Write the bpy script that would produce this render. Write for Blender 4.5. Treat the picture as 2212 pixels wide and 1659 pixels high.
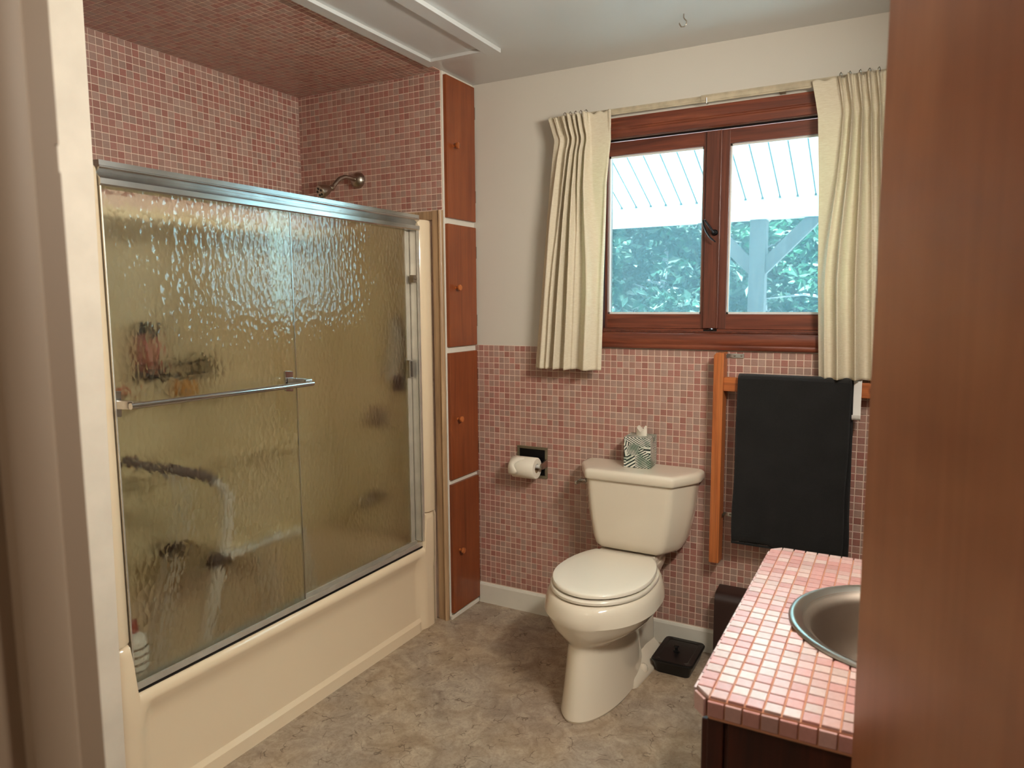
import bpy, bmesh, math, random
from mathutils import Vector, Matrix, noise
R = random.Random(7)
sc = bpy.context.scene
for o in list(bpy.data.objects): bpy.data.objects.remove(o)
COL = sc.collection
pi = math.pi

# ------------------------------------------------------------------ camera
CAM = Vector((1.7301, -2.8037, 1.4140)); YAW, PIT, ROL = 0.50141, -0.11303, -0.0064
Fw = Vector((-math.sin(YAW)*math.cos(PIT), math.cos(YAW)*math.cos(PIT), math.sin(PIT)))
R0 = Vector((math.cos(YAW), math.sin(YAW), 0)); U0 = R0.cross(Fw)
Rt = R0*math.cos(ROL)+U0*math.sin(ROL); Up = -R0*math.sin(ROL)+U0*math.cos(ROL)
cd = bpy.data.cameras.new('camera'); cam = bpy.data.objects.new('camera', cd); COL.objects.link(cam)
cam.matrix_world = Matrix(((Rt.x, Up.x, -Fw.x, CAM.x), (Rt.y, Up.y, -Fw.y, CAM.y), (Rt.z, Up.z, -Fw.z, CAM.z), (0, 0, 0, 1)))
cd.sensor_width = 36; cd.lens = 1542.66/2212*36; cd.clip_start = .05
cd.dof.use_dof = True; cd.dof.focus_distance = 3.0; cd.dof.aperture_fstop = 5.5
sc.camera = cam
def px(p):
    d = Vector(p)-CAM; w = d.dot(Fw)
    return (1106+1542.66*d.dot(Rt)/w, 829.5-1542.66*d.dot(Up)/w, w)

# ------------------------------------------------------------------ light
sc.view_settings.view_transform = 'Standard'; sc.view_settings.look = 'None'
sc.view_settings.exposure = 0.12; sc.view_settings.gamma = 1; sc.view_settings.use_curve_mapping = False
cy_ = sc.cycles; cy_.max_bounces = 8; cy_.diffuse_bounces = 3; cy_.glossy_bounces = 3; cy_.transmission_bounces = 5; cy_.transparent_max_bounces = 10; cy_.use_adaptive_sampling = True; cy_.adaptive_threshold = .06; cy_.sample_clamp_indirect = 6
w = bpy.data.worlds.new('world'); sc.world = w; w.use_nodes = True
w.node_tree.nodes['Background'].inputs[0].default_value = (.62, .84, 1, 1)
w.node_tree.nodes['Background'].inputs[1].default_value = 4.0
def light(name, typ, loc, energy, color, rot=(0, 0, 0), **kw):
    l = bpy.data.lights.new(name, typ); l.energy = energy; l.color = color
    for k, v in kw.items(): setattr(l, k, v)
    o = bpy.data.objects.new(name, l); o.location = loc; o.rotation_euler = rot; COL.objects.link(o); return o
light('sun', 'SUN', (0, 6, 9), 60.0, (.96, .99, 1), (math.radians(24), math.radians(-14), 0), angle=.02)
# vanity lamp over the basin (right of the frame), unseen hall fill added to light jamb and door leaf
light('vanity_lamp', 'AREA', (1.93, -1.42, 1.93), 33, (1, .945, .84), (0, math.radians(74), 0), shape='RECTANGLE', size=.12, size_y=.62)
light('hall_fill', 'AREA', (1.3, -3.6, 2.33), 9.0, (1, .86, .70), (0, 0, 0), shape='DISK', size=.35)

# ------------------------------------------------------------------ materials
def lin(c):
    return tuple(((v/12.92) if v <= .04045 else ((v+.055)/1.055)**2.4) for v in [x/255 for x in c])+(1,)
class NT:
    def __init__(s, name):
        s.m = bpy.data.materials.new(name); s.m.use_nodes = True; s.t = s.m.node_tree
        s.b = s.t.nodes['Principled BSDF']; s.out = s.t.nodes['Material Output']
    def n(s, typ, **kw):
        x = s.t.nodes.new(typ)
        for k, v in kw.items():
            if k.startswith('_'): setattr(x, k[1:], v)
            else:
                key = k.replace('__', ' ')
                x.inputs[int(key[1:]) if key[0] == 'i' and key[1:].isdigit() else key].default_value = v
        return x
    def l(s, a, b): s.t.links.new(a, b)
    def coord(s, scale=(1, 1, 1), rot=(0, 0, 0)):
        tc = s.n('ShaderNodeTexCoord'); mp = s.n('ShaderNodeMapping'); mp.inputs['Scale'].default_value = scale; mp.inputs['Rotation'].default_value = rot
        s.l(tc.outputs['Object'], mp.inputs[0]); return mp.outputs[0]
    def noise(s, co, scale, detail=3, rough=.5, dist=0):
        x = s.n('ShaderNodeTexNoise', Scale=scale, Detail=detail, Roughness=rough, Distortion=dist); s.l(co, x.inputs['Vector']); return x.outputs['Fac']
    def ramp(s, fac, stops):
        x = s.n('ShaderNodeValToRGB'); e = x.color_ramp.elements
        while len(e) < len(stops): e.new(.5)
        for i, (p, c) in enumerate(stops): e[i].position = p; e[i].color = c
        s.l(fac, x.inputs[0]); return x.outputs[0]
    def mix(s, fac, a, b, blend='MIX'):
        x = s.n('ShaderNodeMix', _data_type='RGBA', _blend_type=blend)
        for v, i in ((fac, 0), (a, 6), (b, 7)):
            if hasattr(v, 'is_linked') or hasattr(v, 'links'): s.l(v, x.inputs[i])
            else: x.inputs[i].default_value = v
        return x.outputs[2]
    def bump(s, h, strength=.3, dist=.002, prev=None):
        x = s.n('ShaderNodeBump', Strength=strength, Distance=dist); s.l(h, x.inputs['Height'])
        if prev: s.l(prev, x.inputs['Normal'])
        s.l(x.outputs[0], s.b.inputs['Normal']); return x.outputs[0]
    def base(s, c): s.l(c, s.b.inputs['Base Color'])
def plain(name, c, rough=.5, metal=0, nscale=0, var=.06, bumps=0, spec=.5, coat=0, bscale=None):
    t = NT(name); t.b.inputs['Roughness'].default_value = rough; t.b.inputs['Metallic'].default_value = metal
    t.b.inputs['Specular IOR Level'].default_value = spec; t.b.inputs['Coat Weight'].default_value = coat
    c = lin(c); t.b.inputs['Base Color'].default_value = c
    if nscale:
        co = t.coord(); f = t.noise(co, nscale, 4)
        lo = tuple(v*(1-var) for v in c[:3])+(1,); hi = tuple(min(1, v*(1+var)) for v in c[:3])+(1,)
        t.base(t.ramp(f, [(.3, lo), (.7, hi)]))
        if bumps: t.bump(t.noise(co, bscale or nscale*6, 3), bumps, .001)
    return t.m
def wood(name, dark, mid, light_, axis=2, scale=1, rough=.42, coat=.15, blotch=.0, grain=.45):
    t = NT(name); s = [26*scale]*3; s[axis] = 1.6*scale
    co = t.coord(tuple(s)); f1 = t.noise(co, 1.0, 5, .6, .8)
    s2 = [160*scale]*3; s2[axis] = 5*scale
    f2 = t.noise(t.coord(tuple(s2)), 1.0, 3, .6)
    c = t.ramp(f1, [(.25, lin(dark)), (.5, lin(mid)), (.75, lin(light_))])
    c = t.mix(grain, c, t.ramp(f2, [(.35, (.45, .45, .45, 1)), (.6, (1, 1, 1, 1))]), 'MULTIPLY')
    if blotch:
        f3 = t.noise(t.coord(), 2.6, 3, .55, .5)
        c = t.mix(blotch, c, t.ramp(f3, [(.35, lin(dark)), (.7, lin(light_))]))
    t.base(c); t.b.inputs['Roughness'].default_value = rough; t.b.inputs['Coat Weight'].default_value = coat; t.b.inputs['Coat Roughness'].default_value = .3
    if 'pine' in name:
        vk = t.n('ShaderNodeTexVoronoi', Scale=6.5); t.l(t.coord((1, 1, .8)), vk.inputs['Vector'])
        c = t.mix(t.ramp(vk.outputs['Distance'], [(.05, (1, 1, 1, 1)), (.10, (0, 0, 0, 1))]), c, lin((88, 40, 18))); t.base(c)
    t.bump(f2, .15, .0006); return t.m

M = {}
M['wall'] = plain('painted_plaster', (212, 205, 192), .55, nscale=1.5, var=.03, bumps=.12, bscale=90)
M['ceil'] = plain('ceiling_gloss_paint', (202, 200, 196), .36, nscale=1.2, var=.03, bumps=.03, bscale=60, spec=1.0, coat=.25)
M['trimw'] = plain('white_trim_paint', (226, 220, 206), .38, nscale=8, var=.04, bumps=.1, bscale=70)
M['oldwhite'] = plain('aged_white_board_paint', (212, 199, 182), .5, nscale=10, var=.06, bumps=.25, bscale=40)
M['grout'] = plain('tile_grout', (232, 208, 190), .85, nscale=14, var=.08)
M['hall'] = plain('hall_wall_paint', (150, 129, 108), .6, nscale=2, var=.03)
def tilemat(name, c, rough=.28):
    t = NT(name); co = t.coord(); cl = lin(c)
    f = t.noise(co, 140, 3); oi = t.n('ShaderNodeObjectInfo')
    gi = t.n('ShaderNodeNewGeometry')
    add = t.n('ShaderNodeMath', _operation='ADD'); t.l(oi.outputs['Random'], add.inputs[0]); t.l(gi.outputs['Random Per Island'], add.inputs[1])
    fr = t.n('ShaderNodeMath', _operation='FRACT'); t.l(add.outputs[0], fr.inputs[0])
    v = t.ramp(fr.outputs[0], [(0, tuple(x*.88 for x in cl[:3])+(1,)), (1, tuple(min(1, x*1.1) for x in cl[:3])+(1,))])
    t.base(t.mix(.12, v, t.ramp(f, [(.4, (.5, .5, .5, 1)), (.6, (1, 1, 1, 1))]), 'MULTIPLY'))
    t.b.inputs['Roughness'].default_value = rough; t.bump(f, .05, .0004); return t.m
TM = [tilemat('rose_tile', (176, 126, 114)), tilemat('deep_rose_tile', (170, 116, 104)), tilemat('taupe_pink_tile', (176, 144, 131)),
      tilemat('pale_taupe_tile', (178, 140, 127)), tilemat('dusty_pink_tile', (176, 134, 120))]
TW = [24, 12, 26, 14, 24]
CT = [tilemat('counter_pink_tile', (196, 144, 138), .27), tilemat('counter_pale_tile', (202, 172, 164), .25), tilemat('counter_blush_tile', (198, 158, 152), .27)]
M['cgrout'] = plain('counter_grout', (198, 140, 108), .8, nscale=20, var=.12)
M['cream'] = plain('cream_fibreglass', (230, 208, 176), .16, nscale=1.5, var=.02, coat=.4)
M['panelcream'] = plain('surround_fibreglass', (238, 222, 184), .3, nscale=1.5, var=.03)
M['china'] = plain('almond_china', (232, 219, 198), .12, nscale=2, var=.02, coat=.5)
M['seat'] = plain('almond_seat_plastic', (238, 228, 210), .22, nscale=2, var=.02)
M['chrome'] = plain('chrome', (200, 198, 196), .12, 1, nscale=30, var=.05)
M['alum'] = plain('brushed_aluminium', (205, 205, 204), .22, 1, nscale=9, var=.12, bumps=.08, bscale=40)
M['steel'] = plain('brushed_steel', (176, 170, 164), .30, 1, nscale=12, var=.08)
M['steeld'] = plain('shaded_steel_basin', (158, 144, 132), .46, 1, nscale=9, var=.1)  # darker than the rim steel: shade inside the bowl put into the colour
M['satin'] = plain('satin_aluminium', (214, 208, 196), .42, .75, nscale=14, var=.1)
M['olive'] = plain('dull_chrome_plate', (142, 136, 116), .38, .8, nscale=20, var=.1)
M['pewter'] = plain('dull_nickel', (172, 162, 150), .3, 1, nscale=20, var=.1)
M['black'] = plain('black_plastic', (12, 12, 13), .32, nscale=10, var=.1)
M['blackmetal'] = plain('black_iron', (22, 22, 24), .35, .6, nscale=10, var=.1)
M['darkmetal'] = plain('dark_brown_enamel', (50, 30, 26), .4, nscale=6, var=.08)
M['white'] = plain('white_plastic', (228, 224, 218), .35, nscale=6, var=.02)
M['tan'] = wood('tan_stained_trim', (150, 118, 86), (178, 144, 108), (196, 162, 124), 2)
M['cabwood'] = wood('mahogany_plywood', (104, 46, 20), (142, 70, 32), (158, 84, 42), 2, 1.2, blotch=.35)
M['pine'] = wood('orange_pine', (150, 78, 34), (190, 106, 52), (206, 124, 66), 2, 1.0)
M['pineh'] = wood('orange_pine_across', (150, 78, 34), (190, 106, 52), (206, 124, 66), 0, 1.0)
M['winh'] = wood('stained_window_fir', (84, 38, 24), (118, 58, 38), (150, 80, 52), 0, 1.3)
M['winv'] = wood('stained_window_fir_upright', (74, 36, 24), (102, 52, 36), (128, 68, 46), 2, 1.3)
M['vanwood'] = wood('dark_red_cabinet_wood', (44, 14, 8), (70, 26, 14), (90, 36, 20), 2, 1.0, blotch=.3)
M['leaf'] = wood('varnished_door_veneer', (136, 80, 52), (166, 104, 70), (190, 128, 92), 2, .55, rough=.33, coat=.3, blotch=.6, grain=.16)
M['postwood'] = wood('weathered_post_wood', (54, 48, 50), (70, 63, 64), (84, 76, 76), 2, .8, rough=.8, coat=0)
M['card'] = plain('cardboard', (150, 118, 86), .9, nscale=30)
# floor vinyl
t = NT('mottled_vinyl_floor'); co = t.coord()
f = t.noise(co, 9, 8, .66, 1.1); f2 = t.noise(co, 52, 7, .74, 1.6); f3 = t.noise(co, 3.5, 3, .5)
c = t.ramp(f, [(.30, lin((136, 114, 94))), (.5, lin((172, 152, 130))), (.66, lin((196, 178, 156)))])
c = t.mix(.55, c, t.ramp(f2, [(.36, (.42, .36, .32, 1)), (.55, (1, 1, 1, 1))]), 'MULTIPLY')
c = t.mix(.25, c, t.ramp(f3, [(.4, lin((176, 150, 118))), (.6, lin((150, 140, 132)))]))
wn = t.n('ShaderNodeTexNoise', Scale=8.0, Detail=3.0); t.l(co, wn.inputs['Vector'])
ad = t.n('ShaderNodeMix', _data_type='VECTOR'); ad.inputs[0].default_value = .16; t.l(co, ad.inputs[4]); t.l(wn.outputs['Color'], ad.inputs[5])
vo = t.n('ShaderNodeTexVoronoi', _feature='DISTANCE_TO_EDGE', Scale=17.0); t.l(ad.outputs[1], vo.inputs['Vector'])
cr = t.ramp(vo.outputs['Distance'], [(0.0, (1, 1, 1, 1)), (.035, (0, 0, 0, 1))])
cm = t.ramp(t.noise(co, 16, 2), [(.52, (0, 0, 0, 1)), (.6, (.75, .75, .75, 1))])
mm = t.mix(1, cr, cm, 'MULTIPLY'); c = t.mix(mm, c, lin((74, 52, 36)))
t.base(c); t.b.inputs['Roughness'].default_value = .5; t.bump(f2, .12, .0008); M['floor'] = t.m
# ribbed linen curtain cloth
t = NT('cream_slub_curtain_cloth'); f = t.noise(t.coord((60, 60, 700)), 1, 2, .6); f2 = t.noise(t.coord((800, 800, 30)), 1, 2)
t.base(t.ramp(f, [(.3, lin((230, 215, 188))), (.7, lin((250, 240, 219)))])); t.b.inputs['Roughness'].default_value = .9
nb = t.bump(f, .55, .0012); t.bump(f2, .2, .0006, nb)
tr = t.n('ShaderNodeBsdfTranslucent', Color=lin((240, 230, 194))); mx = t.n('ShaderNodeMixShader', Fac=.28)
t.l(t.b.outputs[0], mx.inputs[1]); t.l(tr.outputs[0], mx.inputs[2]); t.l(mx.outputs[0], t.out.inputs[0]); M['cloth'] = t.m
# towel terry
t = NT('charcoal_terry'); f = t.noise(t.coord(), 420, 3, .7); f2 = t.noise(t.coord(), 9, 3)
t.base(t.ramp(f2, [(.3, lin((17, 16, 16))), (.7, lin((25, 24, 24)))])); t.b.inputs['Roughness'].default_value = 1
t.b.inputs['Sheen Weight'].default_value = .12; t.bump(f, .8, .003); M['terry'] = t.m
# paper
M['paper'] = plain('tissue_paper', (238, 228, 210), .9, nscale=20, var=.03, bumps=.3, bscale=120)
# window glass (thin clear pane)
def schlick(t, f0):
    lw = t.n('ShaderNodeLayerWeight', Blend=.5); pw = t.n('ShaderNodeMath', _operation='POWER'); t.l(lw.outputs['Facing'], pw.inputs[0]); pw.inputs[1].default_value = 5
    ma = t.n('ShaderNodeMath', _operation='MULTIPLY_ADD'); t.l(pw.outputs[0], ma.inputs[0]); ma.inputs[1].default_value = 1-f0; ma.inputs[2].default_value = f0; return ma
def clear_glass(name, tint=(1, 1, 1)):
    t = NT(name); g = t.n('ShaderNodeBsdfGlossy', Color=(1, 1, 1, 1), Roughness=.02); tr = t.n('ShaderNodeBsdfTransparent', Color=tuple(tint)+(1,))
    fr = schlick(t, .03); mx = t.n('ShaderNodeMixShader'); t.l(fr.outputs[0], mx.inputs[0]); t.l(tr.outputs[0], mx.inputs[1]); t.l(g.outputs[0], mx.inputs[2]); t.l(mx.outputs[0], t.out.inputs[0]); return t.m
M['pane'] = clear_glass('window_glass', (.86, 1, .99))
# insect screen: fine mesh, mostly open, its blue tint painting in outdoor haze
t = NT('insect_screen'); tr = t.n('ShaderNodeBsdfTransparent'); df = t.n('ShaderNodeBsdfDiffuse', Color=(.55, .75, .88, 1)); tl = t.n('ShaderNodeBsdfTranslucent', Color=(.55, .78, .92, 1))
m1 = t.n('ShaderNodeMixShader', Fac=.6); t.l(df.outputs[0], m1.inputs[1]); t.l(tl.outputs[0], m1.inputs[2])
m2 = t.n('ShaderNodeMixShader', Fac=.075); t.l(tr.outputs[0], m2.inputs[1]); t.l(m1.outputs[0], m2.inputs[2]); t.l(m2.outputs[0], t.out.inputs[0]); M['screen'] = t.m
# hammered shower glass
def hammered(name, rough):
    t = NT(name); co = t.coord((105, 105, 62))
    wn = t.n('ShaderNodeTexNoise', Scale=.7, Detail=1.0); t.l(co, wn.inputs['Vector'])
    ad = t.n('ShaderNodeMix', _data_type='VECTOR'); ad.inputs[0].default_value = .35; t.l(co, ad.inputs[4]); t.l(wn.outputs['Color'], ad.inputs[5])
    vo = t.n('ShaderNodeTexVoronoi', _feature='SMOOTH_F1', Scale=1.0, Smoothness=.25); t.l(ad.outputs[1], vo.inputs['Vector'])
    bp = t.n('ShaderNodeBump', Strength=1.0, Distance=.0018); t.l(vo.outputs['Distance'], bp.inputs['Height'])
    bp2 = t.n('ShaderNodeBump', Strength=1.0, Distance=.0050); t.l(vo.outputs['Distance'], bp2.inputs['Height'])
    rf = t.n('ShaderNodeBsdfRefraction', Color=(.985, .98, .93, 1), Roughness=rough, IOR=1.09); t.l(bp2.outputs[0], rf.inputs['Normal'])
    tp = t.n('ShaderNodeBsdfTransparent', Color=(.985, .98, .93, 1)); m1 = t.n('ShaderNodeMixShader', Fac=.74); t.l(tp.outputs[0], m1.inputs[1]); t.l(rf.outputs[0], m1.inputs[2])
    gl = t.n('ShaderNodeBsdfGlossy', Color=(1, 1, 1, 1), Roughness=.05); t.l(bp.outputs[0], gl.inputs['Normal'])
    fr = schlick(t, .085)
    m2 = t.n('ShaderNodeMixShader'); t.l(fr.outputs[0], m2.inputs[0]); t.l(m1.outputs[0], m2.inputs[1]); t.l(gl.outputs[0], m2.inputs[2]); t.l(m2.outputs[0], t.out.inputs[0]); return t.m
M['hammer'] = hammered('hammered_shower_glass', .30); M['glassback'] = clear_glass('shower_glass_smooth_back', (.98, .98, .94)); M['hammerf'] = hammered('filmed_hammered_glass', .55)
t = NT('leaf_print_card'); tc = t.n('ShaderNodeTexCoord')
vo = t.n('ShaderNodeTexVoronoi', Scale=21.0); t.l(tc.outputs['Object'], vo.inputs['Vector'])
vr = t.n('ShaderNodeVectorRotate', _rotation_type='EULER_XYZ'); t.l(tc.outputs['Object'], vr.inputs['Vector'])
sp = t.n('ShaderNodeVectorMath', _operation='SCALE'); sp.inputs['Scale'].default_value = 6.0; t.l(vo.outputs['Color'], sp.inputs[0]); t.l(sp.outputs[0], vr.inputs['Rotation'])
wv = t.n('ShaderNodeTexWave', Scale=52.0, Distortion=1.6, Detail=1.0); wv.inputs['Detail Scale'].default_value = .25; t.l(vr.outputs[0], wv.inputs['Vector'])
c = t.ramp(wv.outputs['Fac'], [(.36, lin((26, 46, 40))), (.50, lin((236, 232, 218)))])
g2 = t.ramp(t.noise(tc.outputs['Object'], 24, 2), [(.45, (1, 1, 1, 1)), (.65, lin((160, 186, 172)))])
t.base(t.mix(.9, c, g2, 'MULTIPLY')); t.b.inputs['Roughness'].default_value = .5; M['print'] = t.m
# outside
t = NT('porch_roof_sheet'); tl = t.n('ShaderNodeBsdfTranslucent', Color=(.80, .93, .95, 1)); df = t.n('ShaderNodeBsdfDiffuse', Color=(.85, .93, .97, 1)); m1 = t.n('ShaderNodeMixShader', Fac=.55)
t.l(df.outputs[0], m1.inputs[1]); t.l(tl.outputs[0], m1.inputs[2]); t.l(m1.outputs[0], t.out.inputs[0]); M['sheet'] = t.m
M['beam'] = plain('white_beam_paint', (186, 202, 206), .6, nscale=3, var=.03)
M['seam'] = plain('seam_grey', (40, 58, 62), .7)
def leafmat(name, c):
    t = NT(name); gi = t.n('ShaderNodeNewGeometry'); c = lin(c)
    t.base(t.ramp(gi.outputs['Random Per Island'], [(0, tuple(x*.3 for x in c[:3])+(1,)), (.86, c), (1, tuple(min(1, x*4+.22) for x in c[:3])+(1,))]))  # palest share of leaves has sun highlights put into its colour
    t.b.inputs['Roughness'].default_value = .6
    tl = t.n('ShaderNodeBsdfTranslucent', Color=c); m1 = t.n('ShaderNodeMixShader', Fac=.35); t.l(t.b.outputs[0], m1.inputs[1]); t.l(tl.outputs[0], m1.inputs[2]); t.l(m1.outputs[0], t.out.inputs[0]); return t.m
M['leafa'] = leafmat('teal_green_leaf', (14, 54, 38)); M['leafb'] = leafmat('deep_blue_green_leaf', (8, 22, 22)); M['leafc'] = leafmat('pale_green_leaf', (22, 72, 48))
M['bark'] = plain('grey_bark', (120, 118, 122), .9, nscale=12, var=.2)
M['ground'] = plain('pale_bounce_ground', (206, 212, 214), .9, nscale=4, var=.15)  # ground kept pale to bounce sunlight up onto the ceiling
M['ext'] = plain('outside_siding', (200, 200, 195), .8)

# ------------------------------------------------------------------ mesh helpers
def mesh(name, bm, mats, parent=None, smooth=None, bevel=0, kind=None):
    me = bpy.data.meshes.new(name); bmesh.ops.recalc_face_normals(bm, faces=bm.faces[:]); bm.to_mesh(me); bm.free()
    for m in (mats if isinstance(mats, list) else [mats]): me.materials.append(M[m] if isinstance(m, str) else m)
    o = bpy.data.objects.new(name, me); COL.objects.link(o)
    if parent: o.parent = parent
    if smooth:
        for p in me.polygons: p.use_smooth = True
        me.set_sharp_from_angle(angle=math.radians(smooth))
    if bevel:
        b = o.modifiers.new('bevel', 'BEVEL'); b.width = bevel; b.segments = 2; b.limit_method = 'ANGLE'; b.angle_limit = math.radians(35)
    if kind: o['kind'] = kind
    return o
def thing(name, label, cat, group=None, loc=(0, 0, 0)):
    o = bpy.data.objects.new(name, None); COL.objects.link(o); o.location = loc
    o['label'] = label; o['category'] = cat
    if group: o['group'] = group
    return o
def tag(o, label, cat, group=None):
    o['label'] = label; o['category'] = cat
    if group: o['group'] = group
    return o
def BM(): return bmesh.new()
def box(bm, x0, x1, y0, y1, z0, z1, mat=0):
    v = [bm.verts.new(p) for p in ((x0, y0, z0), (x1, y0, z0), (x1, y1, z0), (x0, y1, z0), (x0, y0, z1), (x1, y0, z1), (x1, y1, z1), (x0, y1, z1))]
    for f in ((0, 3, 2, 1), (4, 5, 6, 7), (0, 1, 5, 4), (1, 2, 6, 5), (2, 3, 7, 6), (3, 0, 4, 7)):
        fc = bm.faces.new([v[i] for i in f]); fc.material_index = mat
    return bm
def loft(bm, secs, cap=(True, True), closed=True):
    rows = [[bm.verts.new(p) for p in s] for s in secs]; n = len(rows[0])
    for a, b in zip(rows, rows[1:]):
        for i in range(n if closed else n-1):
            j = (i+1) % n
            try: bm.faces.new((a[i], a[j], b[j], b[i]))
            except ValueError: pass
    if closed:
        if cap[0]: bm.faces.new(rows[0][::-1])
        if cap[1]: bm.faces.new(rows[-1])
    return rows
def prism(bm, pts, ax, a0, a1):
    """extrude a 2-D outline along axis ax from a0 to a1; pts are the other two coordinates in order"""
    def P(p, a):
        q = list(p); q.insert(ax, a); return tuple(q)
    loft(bm, [[P(p, a0) for p in pts], [P(p, a1) for p in pts]]); return bm
def tube(bm, path, r, seg=12, cap=True):
    path = [Vector(p) for p in path]; rs = r if isinstance(r, (list, tuple)) else [r]*len(path)
    secs = []; prev = None
    for i, p in enumerate(path):
        d = (path[min(i+1, len(path)-1)]-path[max(i-1, 0)]).normalized()
        if prev is None:
            a = d.orthogonal().normalized()
        else:
            a = (prev-d*prev.dot(d)).normalized()
        prev = a; b = d.cross(a)
        secs.append([p+(a*math.cos(2*pi*k/seg)+b*math.sin(2*pi*k/seg))*rs[i] for k in range(seg)])
    loft(bm, secs, (cap, cap)); return bm
def lathe(bm, prof, org, axis, seg=24, sx=1, sy=1, cap=(True, True)):
    """prof: (radius, height along axis)"""
    axis = Vector(axis).normalized(); a = axis.orthogonal().normalized()
    if abs(axis.z) > .99: a = Vector((1, 0, 0))
    b = axis.cross(a); org = Vector(org)
    secs = [[org+axis*h+(a*math.cos(2*pi*k/seg)*sx+b*math.sin(2*pi*k/seg)*sy)*max(r, 1e-5) for k in range(seg)] for r, h in prof]
    loft(bm, secs, cap); return bm
def rpoly(pts, r, seg=4):
    out = []; n = len(pts)
    for i in range(n):
        p = Vector(pts[i]); a = (Vector(pts[i-1])-p); b = (Vector(pts[(i+1) % n])-p)
        rr = (r[i] if isinstance(r, (list, tuple)) else r); rr = min(rr, a.length*.49, b.length*.49)
        if rr < 1e-5: out.append(tuple(p)); continue
        A = p+a.normalized()*rr; B = p+b.normalized()*rr
        for k in range(seg+1):
            u = k/seg; q = A*(1-u)**2+p*2*u*(1-u)+B*u*u; out.append(tuple(q))
    return out
def sstep(a, b, x):
    t = max(0, min(1, (x-a)/(b-a))); return t*t*(3-2*t)
def lerp(a, b, t): return a+(b-a)*t
def interp(tab, x):
    for (x0, y0), (x1, y1) in zip(tab, tab[1:]):
        if x <= x1: return lerp(y0, y1, max(0, (x-x0)/(x1-x0)))
    return tab[-1][1]

H = 2.37; W = 1.2244; P = 0.0268; XL, YE, YN = -.796, -.248, -1.79; XR = 2.02; YD = -2.42

# ------------------------------------------------------------------ room shell
def st(name, bm, mat, **k): return mesh(name, bm, mat, kind='structure', **k)
b = BM(); box(b, -1.0, 3.2, -4.3, .12, -.06, 0); floor = st('floor', b, 'floor')
b = BM(); box(b, -1.0, 3.2, -4.3, .12, H, H+.08); ceiling = st('ceiling', b, 'ceil')
WX0, WX1, WZ0, WZ1 = .60, 1.56, 1.235, 2.135      # window opening
b = BM()
box(b, -1.0, WX0, 0, .13, 0, H); box(b, WX1, 2.2, 0, .13, 0, H); box(b, WX0, WX1, 0, .13, 0, WZ0); box(b, WX0, WX1, 0, .13, WZ1, H)
wall_back = st('wall_back', b, 'wall')
b = BM(); box(b, -1.0, 3.2, .0, .13, H+.08, 3.7); st('wall_outside', b, 'ext')
b = BM(); box(b, 0.0, XR, -.0012, .0, 0, W)       # mortar bed of the wainscot
tilebed = mesh('grout_bed', b, 'grout', wall_back)
b = BM(); box(b, XR, XR+.12, -4.3, 0, 0, H); st('wall_right', b, 'wall')
# the door wall: left of the opening with jamb and stop, right of the opening, over it
b = BM(); box(b, -.3, .99, YD-.12, YD, 0, H); box(b, 1.99, XR, YD-.12, YD, 0, H); box(b, .99, 1.99, YD-.12, YD, 2.06, H); st('wall_front', b, 'wall')
b = BM(); box(b, -1.0, -.9, -4.3, .12, 0, H); box(b, -1.0, 3.2, -4.3, -4.2, 0, H); st('wall_hall', b, 'hall')
# shower recess walls
b = BM(); box(b, -.9, XL, YN-.1, .0, 0, H); wall_sb = st('wall_shower_long', b, 'grout')
b = BM(); box(b, XL, -.0025, YE, YE+.016, 0, H); box(b, XL, -.36, YE+.016, 0, 0, H); wall_se = st('wall_shower_end', b, 'grout')
b = BM(); box(b, XL, -.002, YN-.1, YN, 0, H); wall_sn = st('wall_shower_near', b, 'grout')
b = BM(); box(b, XL, 0, YN, YE, H-.001, H+.001); ceil_s = st('ceiling_shower', b, 'grout')
b = BM(); box(b, -.9, 0, YD-.12, YN-.1, 0, H); st('wall_left', b, 'wall')
# white stud-end board at the near end of the shower recess
b = BM(); loft(b, [[(-.012, -1.741-dy, z), (.020, -1.750-dy, z), (.020, -1.885, z), (-.012, -1.885, z)] for z, dy in ((0, .026), (.25, .024), (.6, .019), (.95, .013), (1.3, .006), (1.7, -.001), (2.1, -.004), (H, -.006))])
st('trim_1', b, 'oldwhite', bevel=.0015)
# painted door jamb with its stop moulding, notched for a hinge leaf
prof = [(1.059, YD), (1.059, -2.4455), (1.071, -2.449), (1.074, -2.4535), (1.074, -2.482), (1.071, -2.4875), (1.060, -2.490), (1.060, YD-.13), (.985, YD-.13), (.985, YD)]
notch = [(1.0565, YD)]+[(1.0565, -2.4225), (1.059, -2.4235)]+prof[1:]
b = BM(); prism(b, prof, 2, 0, 1.533); prism(b, prof, 2, 1.557, 2.06)
prism(b, notch, 2, 1.533, 1.557); st('trim_2', b, 'hall', smooth=40)
b = BM(); box(b, 1.975, 1.992, YD-.13, YD, 0, 2.06); box(b, .985, 1.992, YD-.13, YD, 2.045, 2.062); st('trim_3', b, 'hall')
# ceiling hatch: cased frame round a shallow panel
b = BM(); zc = H
def bar3(x0, x1, y0, y1, z0, z1): box(b, x0, x1, y0, y1, z0, z1)
bar3(.006, .052, -2.0, -.34, zc-.016, zc); bar3(.283, .342, -2.0, -.342, zc-.016, zc); bar3(.052, .283, -.39, -.342, zc-.016, zc); bar3(.052, .283, -2.0, -1.94, zc-.016, zc)
st('trim_4', b, 'ceil', bevel=.001)
b = BM(); box(b, .052, .283, -1.94, -.39, zc-.004, zc); st('trim_5', b, 'ceil')
# baseboard on the window wall
b = BM(); prism(b, [(0, 0), (-.013, 0), (-.013, .086), (-.009, .094), (0, .096)], 0, .018, 1.135); st('baseboard_back', b, 'trimw')

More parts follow.
